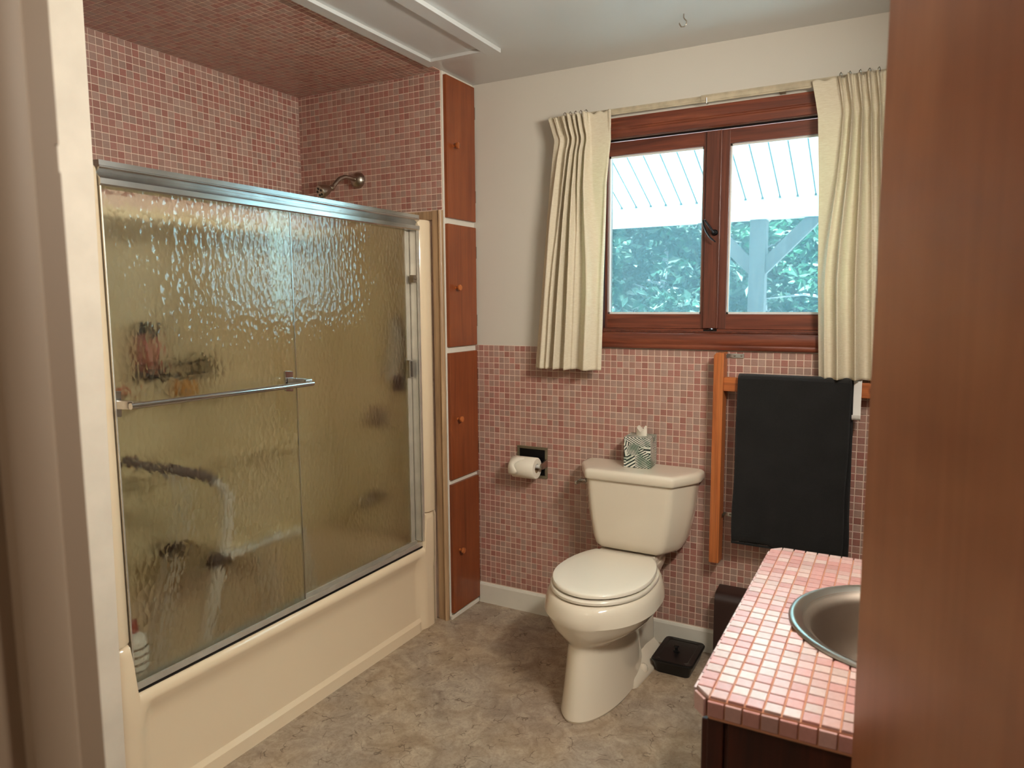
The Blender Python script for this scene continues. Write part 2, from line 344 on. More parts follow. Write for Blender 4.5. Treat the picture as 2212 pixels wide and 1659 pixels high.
# ------------------------------------------------------------------ window_1
win = thing('window_1', None, None); del win['label']; del win['category']; win['kind'] = 'structure'
def wp(name, bm, mat, parent=win, bevel=.0018, **k): return mesh(name, bm, mat, parent, bevel=bevel, **k)
def rail(prof, x0, x1): # prof (y,z)
    bm = BM(); prism(bm, prof, 0, x0, x1); return bm
wp('head_casing', rail([(0, 2.143), (-.021, 2.143), (-.022, 2.104), (-.018, 2.100), (-.018, 2.097), (-.014, 2.094), (-.014, 2.068), (0, 2.062)], .565, 1.59), 'winh')
wp('sill_apron', rail([(0, 1.228), (-.017, 1.228), (-.021, 1.236), (-.021, 1.243), (-.018, 1.246), (-.023, 1.254), (-.026, 1.272), (-.021, 1.288), (-.010, 1.293), (0, 1.293)], .565, 1.59), 'winh', smooth=35)
for x0, x1 in ((.565, .625), (1.53, 1.59)):
    b = BM(); box(b, x0, x1, -.02, 0, 1.293, 2.062); wp('side_casing', b, 'winv')
b = BM(); box(b, WX0, WX1, .0, .12, 2.072, WZ1); box(b, WX0, WX1, 0, .13, WZ0, 1.2905); box(b, WX0, WX1, .019, .13, 1.29, 1.3072); wp('window_frame', b, 'winh')
b = BM(); box(b, WX0, .622, 0, .12, 1.2905, 2.072); box(b, 1.534, WX1, 0, .12, 1.2905, 2.072); wp('window_frame', b, 'winv')
b = BM(); box(b, .625, 1.53, .004, .016, 2.058, 2.071); wp('weather_strip_shade', b, 'blackmetal')  # black strip carries the shadow at the weather strip above the sashes
b = BM(); box(b, .64, 1.53, -.006, .010, 2.0635, 2.070); wp('head_channel', b, 'olive')
b = BM(); box(b, .625, 1.53, -.003, .012, 1.2935, 1.300); wp('sill_bead', b, 'winv')
def sash(x0, x1, gx0, gx1):
    s = BM(); box(s, x0, x1, .018, .052, 2.004, 2.057); box(s, x0, x1, .018, .052, 1.308, 1.366)
    fr = wp('sash', s, 'winh')
    s = BM(); box(s, x0, gx0, .0175, .0525, 1.308, 2.057); box(s, gx1, x1, .0175, .0525, 1.308, 2.057); mesh('stile', s, 'winv', fr, bevel=.0015)
    s = BM()
    for a in ((gx0, gx0+.006, 1.366, 2.004), (gx1-.006, gx1, 1.366, 2.004)): box(s, a[0], a[1], .030, .038, a[2], a[3])
    box(s, gx0, gx1, .030, .038, 1.366, 1.3735); box(s, gx0, gx1, .030, .038, 1.997, 2.004)
    mesh('glazing_bead', s, 'white', fr)
    s = BM(); box(s, gx0, gx1, .038, .041, 1.366, 2.004); mesh('pane', s, 'pane', fr)
sash(.628, 1.062, .640, 1.027); sash(1.075, 1.527, 1.125, 1.50)
b = BM(); box(b, 1.040, 1.094, .006, .0175, 1.311, 2.055); box(b, 1.090, 1.0975, .003, .0175, 1.311, 2.055); wp('mullion', b, 'winv')
# cam handle
b = BM(); lathe(b, [(.012, 0), (.012, .004), (.009, .008), (0.0, .010)], (1.078, .006, 1.676), (0, -1, 0), 16); tube(b, [(1.078, .004, 1.676), (1.078, -.014, 1.676)], .005)
hd = mesh('handle', b, 'blackmetal', win, smooth=40)
b = BM(); tube(b, [(1.078, -.014, 1.676), (1.058, -.020, 1.706), (1.046, -.022, 1.722), (1.040, -.022, 1.722), (1.042, -.026, 1.706), (1.054, -.030, 1.680), (1.070, -.032, 1.655), (1.090, -.030, 1.638)], [.004, .004, .0035, .003, .003, .004, .0035, .0025], 8)
mesh('lever', b, 'blackmetal', hd, smooth=60)
b = BM(); box(b, 1.045, 1.095, -.002, .0055, 1.300, 1.306); box(b, 1.068, 1.073, -.004, .003, 1.302, 1.310); wp('striker', b, 'blackmetal', bevel=0)
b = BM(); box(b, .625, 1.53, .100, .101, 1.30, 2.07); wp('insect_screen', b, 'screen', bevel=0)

# ------------------------------------------------------------------ door leaf (open, right edge of the picture)
d0 = Vector((1.696, -1.80)); d1 = Vector((1.975, -2.395)); dv = (d1-d0).normalized(); nv = Vector((-dv.y, dv.x))
b = BM(); pts = [d0, d1, d1+nv*.035, d0+nv*.035]
prism(b, [tuple(p) for p in pts], 2, .012, 2.04); door = st('door_1', b, 'leaf', bevel=.002)

# ------------------------------------------------------------------ linen cabinet tower
cab = thing('linen_cabinet', 'tall built-in cabinet of four stacked orange-brown doors in a white frame', 'cabinet')
b = BM(); box(b, -.34, -.002, YE+.018, -.001, .0, H-.002); mesh('cabinet_body', b, 'trimw', cab)
b = BM(); box(b, -.002, .004, YE+.004, -.226, 0, H); box(b, -.002, .004, -.014, -.001, 0, H)
for z0, z1 in ((0, .03), (.615, .648), (1.195, 1.232), (1.744, 1.78), (2.348, H)): box(b, -.002, .0042, -.226, -.014, z0, z1)
box(b, -.001, .014, YE+.004, -.001, 0, .018)
mesh('face_frame', b, 'trimw', cab, bevel=.001)
for z0, z1, kz in ((.028, .618, .313), (.640, 1.200, .911), (1.226, 1.750, 1.485), (1.775, 2.356, 2.080)):
    b = BM(); box(b, .004, .020, -.2365, -.012, z0, z1); d = mesh('door', b, 'cabwood', cab, bevel=.002)
    b = BM(); lathe(b, [(.006, 0), (.005, .006), (.006, .012), (.012, .016), (.0135, .021), (.012, .026), (0, .028)], (.020, -.185, kz-.004), (1, 0, 0), 18); mesh('knob', b, 'pine', d, smooth=50)
    for hz in (z0+.11, z1-.11):
        b = BM(); box(b, .003, .006, -.011, -.003, hz-.028, hz+.028); tube(b, [(.012, -.0085, hz-.028), (.012, -.0085, hz+.028)], .0035, 8)
        box(b, .004, .0205, -.012, -.009, hz-.026, hz+.026); mesh('hinge', b, 'alum', d)

# tan trim round the shower surround, on the end wall
b = BM(); box(b, -.79, -.046, YE-.010, YE-.0005, 1.766, 1.803); st('trim_6', b, 'tan', bevel=.001)
b = BM(); prism(b, [(-.046, YE-.0005), (-.046, YE-.011), (-.016, YE-.011), (-.014, YE-.015), (-.008, YE-.018), (-.001, YE-.015), (.003, YE-.008), (.003, YE-.0005)], 2, 0, 1.804); st('trim_7', b, 'tan', smooth=40)
# the tub, its apron, deck and raised ends
tub = thing('bathtub', 'cream bathtub with smooth apron front below the sliding glass doors', 'bathtub')
T0, T1 = YN+.012, YE-.013; C0, C1 = -1.700, -.362   # tub ends, inner faces of its columns
RZ = .366
def tubsec(y):
    e = max(sstep(C1-.055, C1+.006, y), 1-sstep(C0-.006, C0+.055, y))     # 1 inside the column
    edge = max(sstep(T1-.055, T1, y), 1-sstep(T0, T0+.055, y))            # rounding to the outer side
    b_ = sstep(C0+.03, C0+.22, y)*(1-sstep(C1-.22, C1-.03, y))
    h = lerp(RZ, .515, max(sstep(C1-.012, C1+.006, y), 1-sstep(C0-.006, C0+.012, y)))
    xf = lerp(-.064, -.038, e)-.022*edge; xr = lerp(-.036, -.034, e)-.022*edge
    bt = RZ-(RZ-.085)*b_
    s = [(-.062-.02*edge, 0), (lerp(-.040, xf, e), .0), (lerp(-.044, xf, e), .040), (lerp(-.060, xf, e), .052), (xf, .10), (xf, .19), (lerp(xf+.001, xf, e), .26)]
    s += [(lerp(xf+.008, xr, e), .305), (xr, .333), (xr+.001, .345+(h-RZ)*.96), (xr-.004, h-.008), (xr-.014, h), (xr-.03, h+.001), (-.094, h+.001), (-.098, h-.001)]
    s += [(-.105, RZ), (-.15, RZ-.001), (-.165, lerp(RZ, RZ-.02, b_)), (-.20, lerp(RZ, bt+.03, b_)), (-.25, bt), (-.60, bt), (-.66, lerp(RZ, bt+.03, b_)), (-.70, lerp(RZ, RZ-.02, b_)), (-.715, RZ), (XL+.008, RZ), (XL+.008, 0)]
    return [(x, y, z) for x, z in s]
ys = sorted(set([T0, T1]+[T0+(T1-T0)*k/70 for k in range(71)]+[C1-.055+.07*k/14 for k in range(15)]+[C0-.015+.07*k/14 for k in range(15)]+[T1-.055+.055*k/8 for k in range(9)]+[T0+.055*k/8 for k in range(9)]))
b = BM(); loft(b, [tubsec(y) for y in ys]); mesh('tub_shell', b, 'cream', tub, smooth=40)
b = BM(); lathe(b, [(.028, 0), (.028, .004), (.02, .006), (0, .007)], (-.42, -.50, .083), (0, 0, 1), 18); mesh('drain', b, 'chrome', tub)
# surround
sur = thing('shower_surround', 'cream moulded shower wall panels with rounded end columns, above the bathtub', 'shower surround')
SZ0, SZ1 = RZ+.002, 1.760
b = BM(); prism(b, rpoly([(XL+.006, T0+.004), (XL+.03, T0+.004), (XL+.03, T1-.004), (XL+.006, T1-.004)], 0), 2, SZ0, SZ1); mesh('back_panel', b, 'panelcream', sur)
# moulded shelf ledge on the back panel
b = BM(); prism(b, [(XL+.028, 1.05), (XL+.095, 1.06), (XL+.10, 1.085), (XL+.05, 1.095), (XL+.028, 1.14)], 1, -1.66, -.62); mesh('ledge', b, 'panelcream', sur, smooth=50)
b = BM(); prism(b, [(XL+.028, .76), (XL+.075, .775), (XL+.08, .80), (XL+.028, .84)], 1, -1.72, -.32); mesh('ledge', b, 'panelcream', sur, smooth=50)
for ya, yb in ((T1-.028, T1-.001), (T0+.001, T0+.028)):
    b = BM(); box(b, XL+.03, -.10, ya, yb, SZ0, SZ1); mesh('end_panel', b, 'panelcream', sur)
for s_, C in ((1, C1), (-1, C0)):
    E = T1 if s_ > 0 else T0
    out = rpoly([(-.100, C), (-.046, C), (-.030, C+s_*.024), (-.030, C+s_*.062), (-.052, E-s_*.002), (-.100, E-s_*.002)], [.0, .006, .012, .010, .006, 0], 3)
    def ins(k): return [(-.07+(x+.07)*k, (C+E)/2+(y-(C+E)/2)*k) for x, y in out]
    b = BM(); loft(b, [[(x, y, z) for x, y in ins(k)] for z, k in ((.518, .96), (.522, 1), (1.745, 1), (1.754, .975), (1.758, .92))]); mesh('column', b, 'cream', sur, smooth=38)

# ------------------------------------------------------------------ sliding shower doors
sd = thing('shower_door', 'sliding hammered glass shower doors in aluminium tracks above the bathtub', 'shower door')
b = BM(); prism(b, [(-.094, 1.712), (-.040, 1.712), (-.036, 1.716), (-.036, 1.730), (-.046, 1.738), (-.050, 1.746), (-.040, 1.752), (-.036, 1.757), (-.036, 1.759), (-.038, 1.761), (-.038, 1.774), (-.094, 1.776)], 1, C0+.001, C1-.001); mesh('header_track', b, 'alum', sd, smooth=30)
b = BM(); prism(b, [(-.094, RZ+.002), (-.052, RZ+.002), (-.052, RZ+.008), (-.048, RZ+.009), (-.050, RZ+.026), (-.056, RZ+.026), (-.058, RZ+.011), (-.074, RZ+.011), (-.075, RZ+.030), (-.094, RZ+.030)], 1, C0+.001, C1-.001); mesh('bottom_track', b, 'satin', sd, smooth=30)
b = BM(); box(b, -.053, -.0475, C0+.004, C1-.004, RZ+.0005, RZ+.006); mesh('dark_line', b, 'black', sd)  # thin black strip below the bottom track
for C, s_ in ((C1, -1), (C0, 1)):
    b = BM(); y0, y1 = sorted((C+s_*.001, C+s_*(.016 if s_ < 0 else .005))); box(b, -.092, -.044, y0, y1, RZ+.030, 1.712); box(b, -.048, -.040, y0, y1, RZ+.03, 1.712); mesh('side_channel', b, 'satin', sd, bevel=.001)
b = BM(); box(b, -.064, -.044, C1-.040, C1-.016, 1.50, 1.53); tube(b, [(-.044, C1-.026, 1.515), (-.040, C1-.026, 1.515)], .005); mesh('bumper', b, 'pewter', sd)
def glass_panel(y0, y1, x, gm): 
    b = BM(); box(b, x, x+.005, y0, y1, RZ+.020, 1.722); g = mesh('glass_panel', b, [gm, 'glassback'], sd)
    for p in g.data.polygons: p.material_index = 0 if p.normal.x > .9 else 1
    return g
g1 = glass_panel(C0+.012, -1.050, -.066, 'hammer'); g2 = glass_panel(-1.125, C1-.014, -.086, 'hammerf')
b = BM(); box(b, -.0665, -.0605, -1.0505, -1.0485, RZ+.02, 1.722); mesh('edge_strip', b, 'alum', g1)
b = BM(); box(b, -.088, -.079, C1-.046, C1-.020, RZ+.028, 1.712); mesh('edge_strip', b, 'satin', g2, bevel=.001)
b = BM(); box(b, -.080, -.066, C1-.050, C1-.030, 1.105, 1.180); box(b, -.070, -.060, C1-.036, C1-.030, 1.11, 1.175); mesh('pull', b, 'chrome', g2, bevel=.001)
# towel bar on the outer panel
for yc in (-1.735+.022, -1.090):
    if yc < -1.5: yc = -1.690
    b = BM(); prism(b, rpoly([(yc-.017, 1.128), (yc+.015, 1.124), (yc+.018, 1.192), (yc-.017, 1.196)], .003, 2), 0, -.060, -.052); br = mesh('bracket', b, 'chrome', sd, bevel=.001)
    b = BM(); loft(b, [[(-.052, yc-.010, 1.147), (-.052, yc+.010, 1.147), (-.052, yc+.010, 1.172), (-.052, yc-.010, 1.172)], [(.002, yc+.010, 1.148), (.002, yc+.034, 1.148), (.002, yc+.034, 1.168), (.002, yc+.010, 1.168)], [(.012, yc+.010, 1.150), (.012, yc+.040, 1.150), (.012, yc+.040, 1.166), (.012, yc+.010, 1.166)]]); mesh('arm', b, 'chrome', br, bevel=.002)
b = BM(); tube(b, [(.010, -1.690, 1.158), (.010, -1.047, 1.152)], .0085, 20); mesh('towel_bar', b, 'chrome', sd, smooth=50)

# ------------------------------------------------------------------ shower head
sh = thing('showerhead', 'dull nickel shower head on a bent arm from the tiled end wall', 'shower head')
sx, sz = -.447, 1.964
b = BM(); lathe(b, [(.036, 0), (.036, .004), (.033, .014), (.024, .024), (.015, .028), (.012, .029)], (sx, YE-.004, sz), (0, -1, 0), 28); mesh('flange', b, 'pewter', sh, smooth=50)
arm = [(sx, YE-.025, sz), (sx, -.30, sz+.003), (sx-.006, -.335, sz+.004), (sx-.012, -.362, sz-.008), (sx-.017, -.383, sz-.030), (sx-.020, -.398, sz-.048)]
b = BM(); tube(b, arm, .0095, 14); mesh('arm', b, 'pewter', sh, smooth=60)
ax = (Vector(arm[-1])-Vector(arm[-2])).normalized(); ax = (ax+Vector((-.15, -.55, .25))).normalized(); o0 = Vector(arm[-1])
b = BM(); lathe(b, [(.010, -.006), (.013, 0), (.013, .012), (.010, .014), (.014, .018), (.021, .030), (.0265, .048), (.028, .066), (.027, .070), (.022, .071), (.0, .071)], o0, ax, 28); hb = mesh('head_body', b, 'pewter', sh, smooth=40)
fa = ax.orthogonal().normalized(); fb = ax.cross(fa)
for k in range(5):
    a = 2*pi*k/5+.3; q = o0+ax*.070+(fa*math.cos(a)+fb*math.sin(a))*.0145
    b = BM(); lathe(b, [(.0055, 0), (.0055, .003), (.004, .003), (.003, .0012), (0, .001)], q, ax, 12); mesh('nozzle', b, 'black', hb)
b = BM(); q = o0+ax*.060+Vector((0, -.004, -.027)); tube(b, [q, q+Vector((-.001, -.004, -.022))], [.0055, .0045], 8); mesh('spray_lever', b, 'black', sh)

# ------------------------------------------------------------------ things in the shower, seen through the glass
def bottle(name, label, x, y, z, r, h, mat, capm, capr, caph, cat='bottle', lay=None, sy=1):
    t = thing(name, label, cat, loc=(x, y, z))
    b = BM(); lathe(b, [(r*.9, 0), (r, .006), (r, h*.78), (r*.8, h*.9), (capr, h)], (0, 0, 0), (0, 0, 1), 24, sy, 1); mesh('bottle_body', b, mat, t, smooth=45)
    b = BM(); lathe(b, [(capr*1.05, h), (capr, h+caph*.9), (capr*.8, h+caph)], (0, 0, 0), (0, 0, 1), 20); mesh('cap', b, capm, t, smooth=45)
    return t
M['pinkb'] = plain('rosy_plastic', (190, 110, 100), .4, nscale=20); M['redb'] = plain('red_orange_plastic', (196, 84, 52), .4, nscale=20)
M['orangeb'] = plain('amber_plastic', (214, 150, 62), .4, nscale=20); M['navy'] = plain('navy_cap', (26, 30, 44), .4); M['capred'] = plain('red_brown_cap', (150, 62, 44), .4)
M['gripgrey'] = plain('grey_foam_grip', (112, 100, 96), .8, nscale=30)
M['sage'] = plain('sage_green_plastic', (128, 124, 92), .5, nscale=20)
# wire caddy hung on the back panel carries them
cd_ = thing('shower_caddy', 'dark wire shower caddy behind the left glass panel', 'caddy')
b = BM(); x0, x1, y0, y1, z = -.74, -.66, -1.22, -.93, 1.150
for zz in (z, z+.05): tube(b, [(x0, y0, zz), (x1, y0, zz), (x1, y1, zz), (x0, y1, zz), (x0, y0, zz)], .003, 6)
for k in range(9): yy = lerp(y0, y1, k/8); tube(b, [(x0, yy, z), (x1, yy, z), (x1, yy, z+.05)], .0015, 5)
tube(b, [(x0, -1.08, z), (x0, -1.08, z+.25)], .003, 6); mesh('wire_basket', b, 'blackmetal', cd_)
t = bottle('shampoo_bottle', 'rosy bottle with dark cap standing in the wire shower caddy', -.70, -1.185, 1.157, .031, .150, 'pinkb', 'navy', .026, .045)
b = BM(); lathe(b, [(.0325, 0), (.0325, .022)], (0, 0, 0), (0, 0, 1), 24); mesh('base_band', b, 'navy', t)
M['loofah'] = plain('amber_mesh', (218, 150, 60), .8, nscale=60, var=.3, bumps=.6)
b = BM(); bmesh.ops.create_icosphere(b, subdivisions=3, radius=.034)
for v in b.verts: v.co = v.co*(1+.18*noise.noise(v.co*70))+Vector((-.650, -1.085, 1.107))
tag(mesh('bath_sponge', b, 'loofah', smooth=60), 'amber bath sponge hanging below the shower caddy', 'sponge')
bottle('conditioner_bottle', 'flat sage green bottle at the right end of the shower caddy', -.70, -.965, 1.157, .030, .060, 'sage', 'sage', .02, .012)
rr = thing('back_brush', 'red-orange brush lying on the shower ledge at the far left', 'brush')
b = BM(); tube(b, [(-.715, -1.60, 1.112), (-.715, -1.42, 1.112), (-.715, -1.35, 1.114)], [.010, .012, .012], 10); mesh('brush_handle', b, 'redb', rr, smooth=60)
b = BM(); lathe(b, [(.0, -.016), (.03, -.012), (.034, 0), (.03, .012), (0, .016)], (-.715, -1.31, 1.113), (0, 0, 1), 20, 1, 1.6); mesh('brush_head', b, 'redb', rr, smooth=60)
# lying bottle by the tub rim at the far left
t = bottle('cleaner_bottle', 'white bottle with red-brown cap standing on the tub ledge by the left column', -.137, -1.640, RZ+.001, .040, .135, 'white', 'capred', .016, .035)
for k in range(4):
    b = BM(); lathe(b, [(.0404, .025+k*.022), (.0404, .031+k*.022)], (0, 0, 0), (0, 0, 1), 24); mesh('label_stripe', b, 'pewter', t)
# bath chair
ch = thing('shower_chair', 'white tube-framed shower chair with dark grips standing in the tub', 'chair')
TB = .088
for dy, mk in ((0, 1), (.0, 0)):
    x = -.30 if mk else -.56
    b = BM(); tube(b, [(x, -1.235, .83), (x, -1.195, .80), (x, -1.176, .75), (x, -1.19, .62), (x, -1.225, .53), (x, -1.265, .40), (x, -1.30, .28), (x, -1.34, TB+.02)], .016 if mk else .0125, 14); mesh('leg', b, 'white', ch, smooth=60)
    b = BM(); tube(b, [(x, -1.23, .832), (x, -1.31, .872), (x, -1.40, .905)], .017, 14); mesh('grip', b, 'gripgrey', ch, smooth=60)
    b = BM(); tube(b, [(x, -1.335, TB+.03), (x, -1.34, TB)], [.014, .018], 12); mesh('foot', b, 'pewter', ch)
    b = BM(); tube(b, [(x, -1.225, .552), (x, -.86, .560)], .015 if mk else .011, 12); mesh('seat_rail', b, 'white', ch, smooth=60)
    b = BM(); lathe(b, [(.024, -.03), (.026, 0), (.024, .03)], (x, -1.235, .552), (0, 1, 0), 14); mesh('joint', b, 'darkmetal', ch)
    b = BM(); tube(b, [(x, -.86, .560), (x, -.82, .40), (x, -.79, TB)], .0125, 12); mesh('leg', b, 'white', ch, smooth=60)
b = BM(); prism(b, rpoly([(-.58, -1.21), (-.29, -1.21), (-.29, -.87), (-.58, -.87)], .04), 2, .575, .592); mesh('seat', b, 'panelcream', ch, bevel=.003)
# valve, spout, hanging cloth on the end panel
EY = T1-.028
b = BM(); lathe(b, [(.055, 0), (.055, .004), (.045, .012), (.03, .018), (.028, .05), (.018, .06), (0, .062)], (-.378, EY, .905), (0, -1, 0), 24); tag(mesh('shower_valve', b, 'pewter', smooth=50), 'round metal shower valve knob behind the right glass panel', 'valve')
b = BM(); tube(b, [(-.378, EY, .545), (-.378, EY-.09, .545), (-.378, EY-.11, .53), (-.378, EY-.112, .505)], [.026, .024, .021, .018], 16); tag(mesh('tub_spout', b, 'pewter', smooth=50), 'metal tub spout low on the shower end wall behind the glass', 'spout')
b = BM(); secs = []
for k in range(12):
    u = k/11; z = 1.345-.27*u; ww = .016+.034*math.sin(u*pi*.75); xo = -.236+.012*math.sin(u*5)
    secs.append([(xo+ww*math.cos(2*pi*j/16)*(1+.25*math.sin(3*j)), EY-.026+.022*math.sin(2*pi*j/16), z) for j in range(16)])
loft(b, secs); wc = mesh('washcloth', b, 'white', smooth=70)
tag(wc, 'pale cloth hanging on the shower end wall behind the right glass panel', 'cloth')
b = BM(); lathe(b, [(.012, 0), (.012, .004), (.005, .008), (.005, .03), (.009, .034), (0, .036)], (-.236, EY, 1.350), (0, -1, 0), 12); tag(mesh('suction_hook', b, 'pewter'), 'small hook above the pale cloth behind the shower glass', 'hook')
t = bottle('body_wash_bottle', 'dark grey-green bottle hanging under the pale cloth behind the glass', -.215, EY-.034, 1.035, .026, .06, 'darkmetal', 'darkmetal', .014, .012)

# ------------------------------------------------------------------ toilet
TC = .81
toi = thing('toilet', 'almond two-piece toilet with closed lid against the pink tiled wall', 'toilet', loc=(TC, -.4, 0))
toi.location = (0, 0, 0)
def egg(cx, cy, a, bf, bb, z, n=2.0, seg=48, nb=2.4):
    out = []
    for k in range(seg):
        th = 2*pi*k/seg; c_, s_ = math.cos(th), math.sin(th); nn = n if s_ < 0 else nb
        out.append((cx+a*math.copysign(abs(c_)**(2/nn), c_), cy+(bf if s_ < 0 else bb)*math.copysign(abs(s_)**(2/nn), s_), z))
    return out
# pedestal and bowl in one china body: (z, a, y front, y back, centre y)
S = [(0.0, .108, -.720, -.16, -.42), (.008, .112, -.723, -.16, -.42), (.03, .110, -.717, -.17, -.42), (.10, .103, -.701, -.19, -.42), (.17, .099, -.684, -.21, -.42), (.215, .098, -.673, -.22, -.42), (.236, .099, -.668, -.22, -.42), (.244, .105, -.669, -.22, -.42),
     (.254, .124, -.674, -.22, -.425), (.268, .148, -.683, -.21, -.43), (.288, .173, -.694, -.20, -.435), (.308, .188, -.700, -.19, -.436), (.322, .1965, -.7045, -.17, -.436), (.3315, .2025, -.708, -.16, -.436), (.355, .1985, -.705, -.15, -.436), (.375, .193, -.699, -.15, -.436), (.390, .187, -.691, -.15, -.436), (.397, .181, -.682, -.15, -.436), (.399, .176, -.672, -.16, -.436)]
b = BM(); loft(b, [egg(TC, cy, a, cy-yf, yb-cy, z, 2.0, 56, 2.6) for z, a, yf, yb, cy in S]); mesh('bowl', b, 'china', toi, smooth=30)
# rear trapway and foot
b = BM(); loft(b, [[(x, y, z) for x, y in rpoly([(TC-hw, -.385), (TC+hw, -.385), (TC+hw, -.055), (TC-hw, -.055)], r)] for z, hw, r in ((0, .083, .03), (.1, .080, .03), (.22, .076, .03), (.30, .09, .03), (.385, .125, .03), (.398, .125, .03))]); mesh('trapway', b, 'china', toi, smooth=50)
b = BM(); loft(b, [[(x, y, z) for x, y in rpoly([(TC-hw, -.42), (TC+hw, -.42+.0), (TC+hw+dx, -.22), (TC+hw+dx-.03, -.05), (TC-hw-dx+.03, -.05), (TC-hw-dx, -.22)], .03)] for z, hw, dx in ((0, .120, .018), (.012, .121, .018), (.028, .112, .014), (.062, .080, .01), (.075, .06, .0))]); mesh('foot', b, 'china', toi, smooth=50)
for s_ in (1, -1):
    b = BM(); lathe(b, [(.017, 0), (.0175, .008), (.015, .018), (.009, .024), (0, .026)], (TC+s_*.113, -.305, .022), (0, 0, 1), 20); mesh('bolt_cap', b, 'china', toi, smooth=50)
b = BM(); box(b, TC-.12, TC+.12, -.235, -.06, .385, .428); mesh('deck', b, 'china', toi, bevel=.012)
# seat ring and lid
def seatsec(z, k, a=.178, bf=.232, yb=-.214):
    out = []; th0 = math.asin((yb+.435)/.30)
    for i in range(41):
        th = th0+ (pi-2*th0+2*pi-2*pi)*0 - (2*pi-(pi-2*th0))*i/40
        b_ = bf if math.sin(th) < 0 else .30
        out.append((TC+a*math.cos(th), -.435+b_*math.sin(th)))
    out = rpoly(out, 0)
    cx_, cy_ = TC, -.435
    return [(cx_+(x-cx_)*k, cy_+(y-cy_)*k, z) for x, y in out]
b = BM(); loft(b, [egg(TC, -.436, .181, .238, .21, .401, 2, 56, 3.2), egg(TC, -.436, .183, .243, .21, .405, 2, 56, 3.2), egg(TC, -.436, .183, .243, .21, .413, 2, 56, 3.2), egg(TC, -.436, .181, .239, .21, .417, 2, 56, 3.2)]); mesh('seat_ring', b, 'seat', toi, smooth=40)
b = BM(); loft(b, [seatsec(.4205, .975), seatsec(.424, 1.0), seatsec(.431, 1.0), seatsec(.4355, .985), seatsec(.4375, .95), seatsec(.4385, .80), seatsec(.4390, .5)]); mesh('seat_lid', b, 'seat', toi, smooth=40)
for s_ in (1, -1):
    b = BM(); lathe(b, [(.007, -.018), (.007, .018)], (TC+s_*.07, -.224, .411), (1, 0, 0), 14); mesh('hinge', b, 'seat', toi, smooth=50)
# tank
KC = .82
def tanksec(z, hw, hf, yf, ych, r): # half width back, half width at front, front y, chamfer y
    return [(x, y, z) for x, y in rpoly([(KC-hw, -.022), (KC-hw, ych), (KC-hf, yf), (KC+hf, yf), (KC+hw, ych), (KC+hw, -.022)], [.01, r, r, r, r, .01], 5)]
b = BM(); loft(b, [tanksec(.436, .155, .105, -.185, -.10, .02), tanksec(.440, .172, .122, -.196, -.10, .022), tanksec(.452, .184, .134, -.203, -.10, .025), tanksec(.48, .194, .142, -.206, -.10, .026), tanksec(.55, .212, .154, -.208, -.095, .025), tanksec(.62, .224, .163, -.209, -.09, .023), tanksec(.718, .232, .170, -.210, -.09, .02)]); mesh('tank', b, 'china', toi, smooth=32)
def lidsec(z, k): return [(x, y, z) for x, y in rpoly([(KC-.250+k, -.016), (KC-.250+k, -.090), (KC-.177+k*.7, -.222+k), (KC+.177-k*.7, -.222+k), (KC+.250-k, -.090), (KC+.250-k, -.016)], [.012, .03, .014, .014, .03, .012], 5)]
b = BM(); loft(b, [lidsec(.716, .010), lidsec(.718, .003), lidsec(.724, .0), lidsec(.744, .0), lidsec(.751, .003), lidsec(.7555, .010), lidsec(.757, .022), lidsec(.7575, .05)]); mesh('tank_lid', b, 'china', toi, smooth=42)
b = BM(); tube(b, [(KC-.215, -.115, .682), (KC-.236, -.115, .682)], .009, 14); prism(b, rpoly([(-.170, .672), (-.105, .668), (-.105, .694), (-.170, .688)], .004, 2), 0, KC-.244, KC-.235); mesh('flush_lever', b, 'chrome', toi, bevel=.0015)

# tissue box on the tank lid
tb = thing('tissue_box', 'cube tissue box printed with green and white leaves on the toilet tank', 'tissue box', loc=(.820, -.068, .758)); tb.rotation_euler = (0, 0, .08)
b = BM(); box(b, -.054, .054, -.054, .054, 0, .122); mesh('carton', b, 'print', tb, bevel=.0015)
b = BM(); secs = []
for k in range(8):
    u = k/7; secs.append([((.022*(1-.35*u)+.006*math.sin(5*j+u*3)*u)*math.cos(2*pi*j/18)+.004, (.010+.010*u)*math.sin(2*pi*j/18), .1215+u*.030+(.012*u*math.cos(2*2*pi*j/18))) for j in range(18)])
loft(b, secs); mesh('tissue', b, 'paper', tb, smooth=60)

# ------------------------------------------------------------------ paper holder and roll
ph = thing('toilet_paper_holder', 'recessed chrome toilet paper holder in the pink tile', 'paper holder')
b = BM(); X0, X1, Z0, Z1 = .222, .373, .636, .776
box(b, X0, X1, -.008, -.001, Z1-.012, Z1); box(b, X0, X1, -.008, -.001, Z0, Z0+.012); box(b, X0, X0+.012, -.008, -.001, Z0+.012, Z1-.012); box(b, X1-.012, X1, -.008, -.001, Z0+.012, Z1-.012)
mesh('frame', b, 'olive', ph, bevel=.001)
b = BM(); box(b, X0+.012, X1-.012, -.0035, -.0015, Z0+.012, Z1-.012); mesh('recess', b, 'blackmetal', ph)  # flat black plate, the hollow's shade put into its colour
for xx, s_ in ((X0+.004, -1), (X1-.004, 1)):
    b = BM(); loft(b, [[(xx-.005, -.006, .69), (xx+.005, -.006, .69), (xx+.005, -.006, .725), (xx-.005, -.006, .725)], [(xx-.006, -.05, .687), (xx+.006, -.05, .687), (xx+.006, -.05, .715), (xx-.006, -.05, .715)], [(xx-.005, -.066, .692), (xx+.005, -.066, .692), (xx+.005, -.066, .708), (xx-.005, -.066, .708)]]); mesh('arm', b, 'pewter', ph, bevel=.003)
b = BM(); tube(b, [(X0+.008, -.056, .700), (X1-.008, -.056, .700)], .009, 14); mesh('roller', b, 'white', ph, smooth=50)
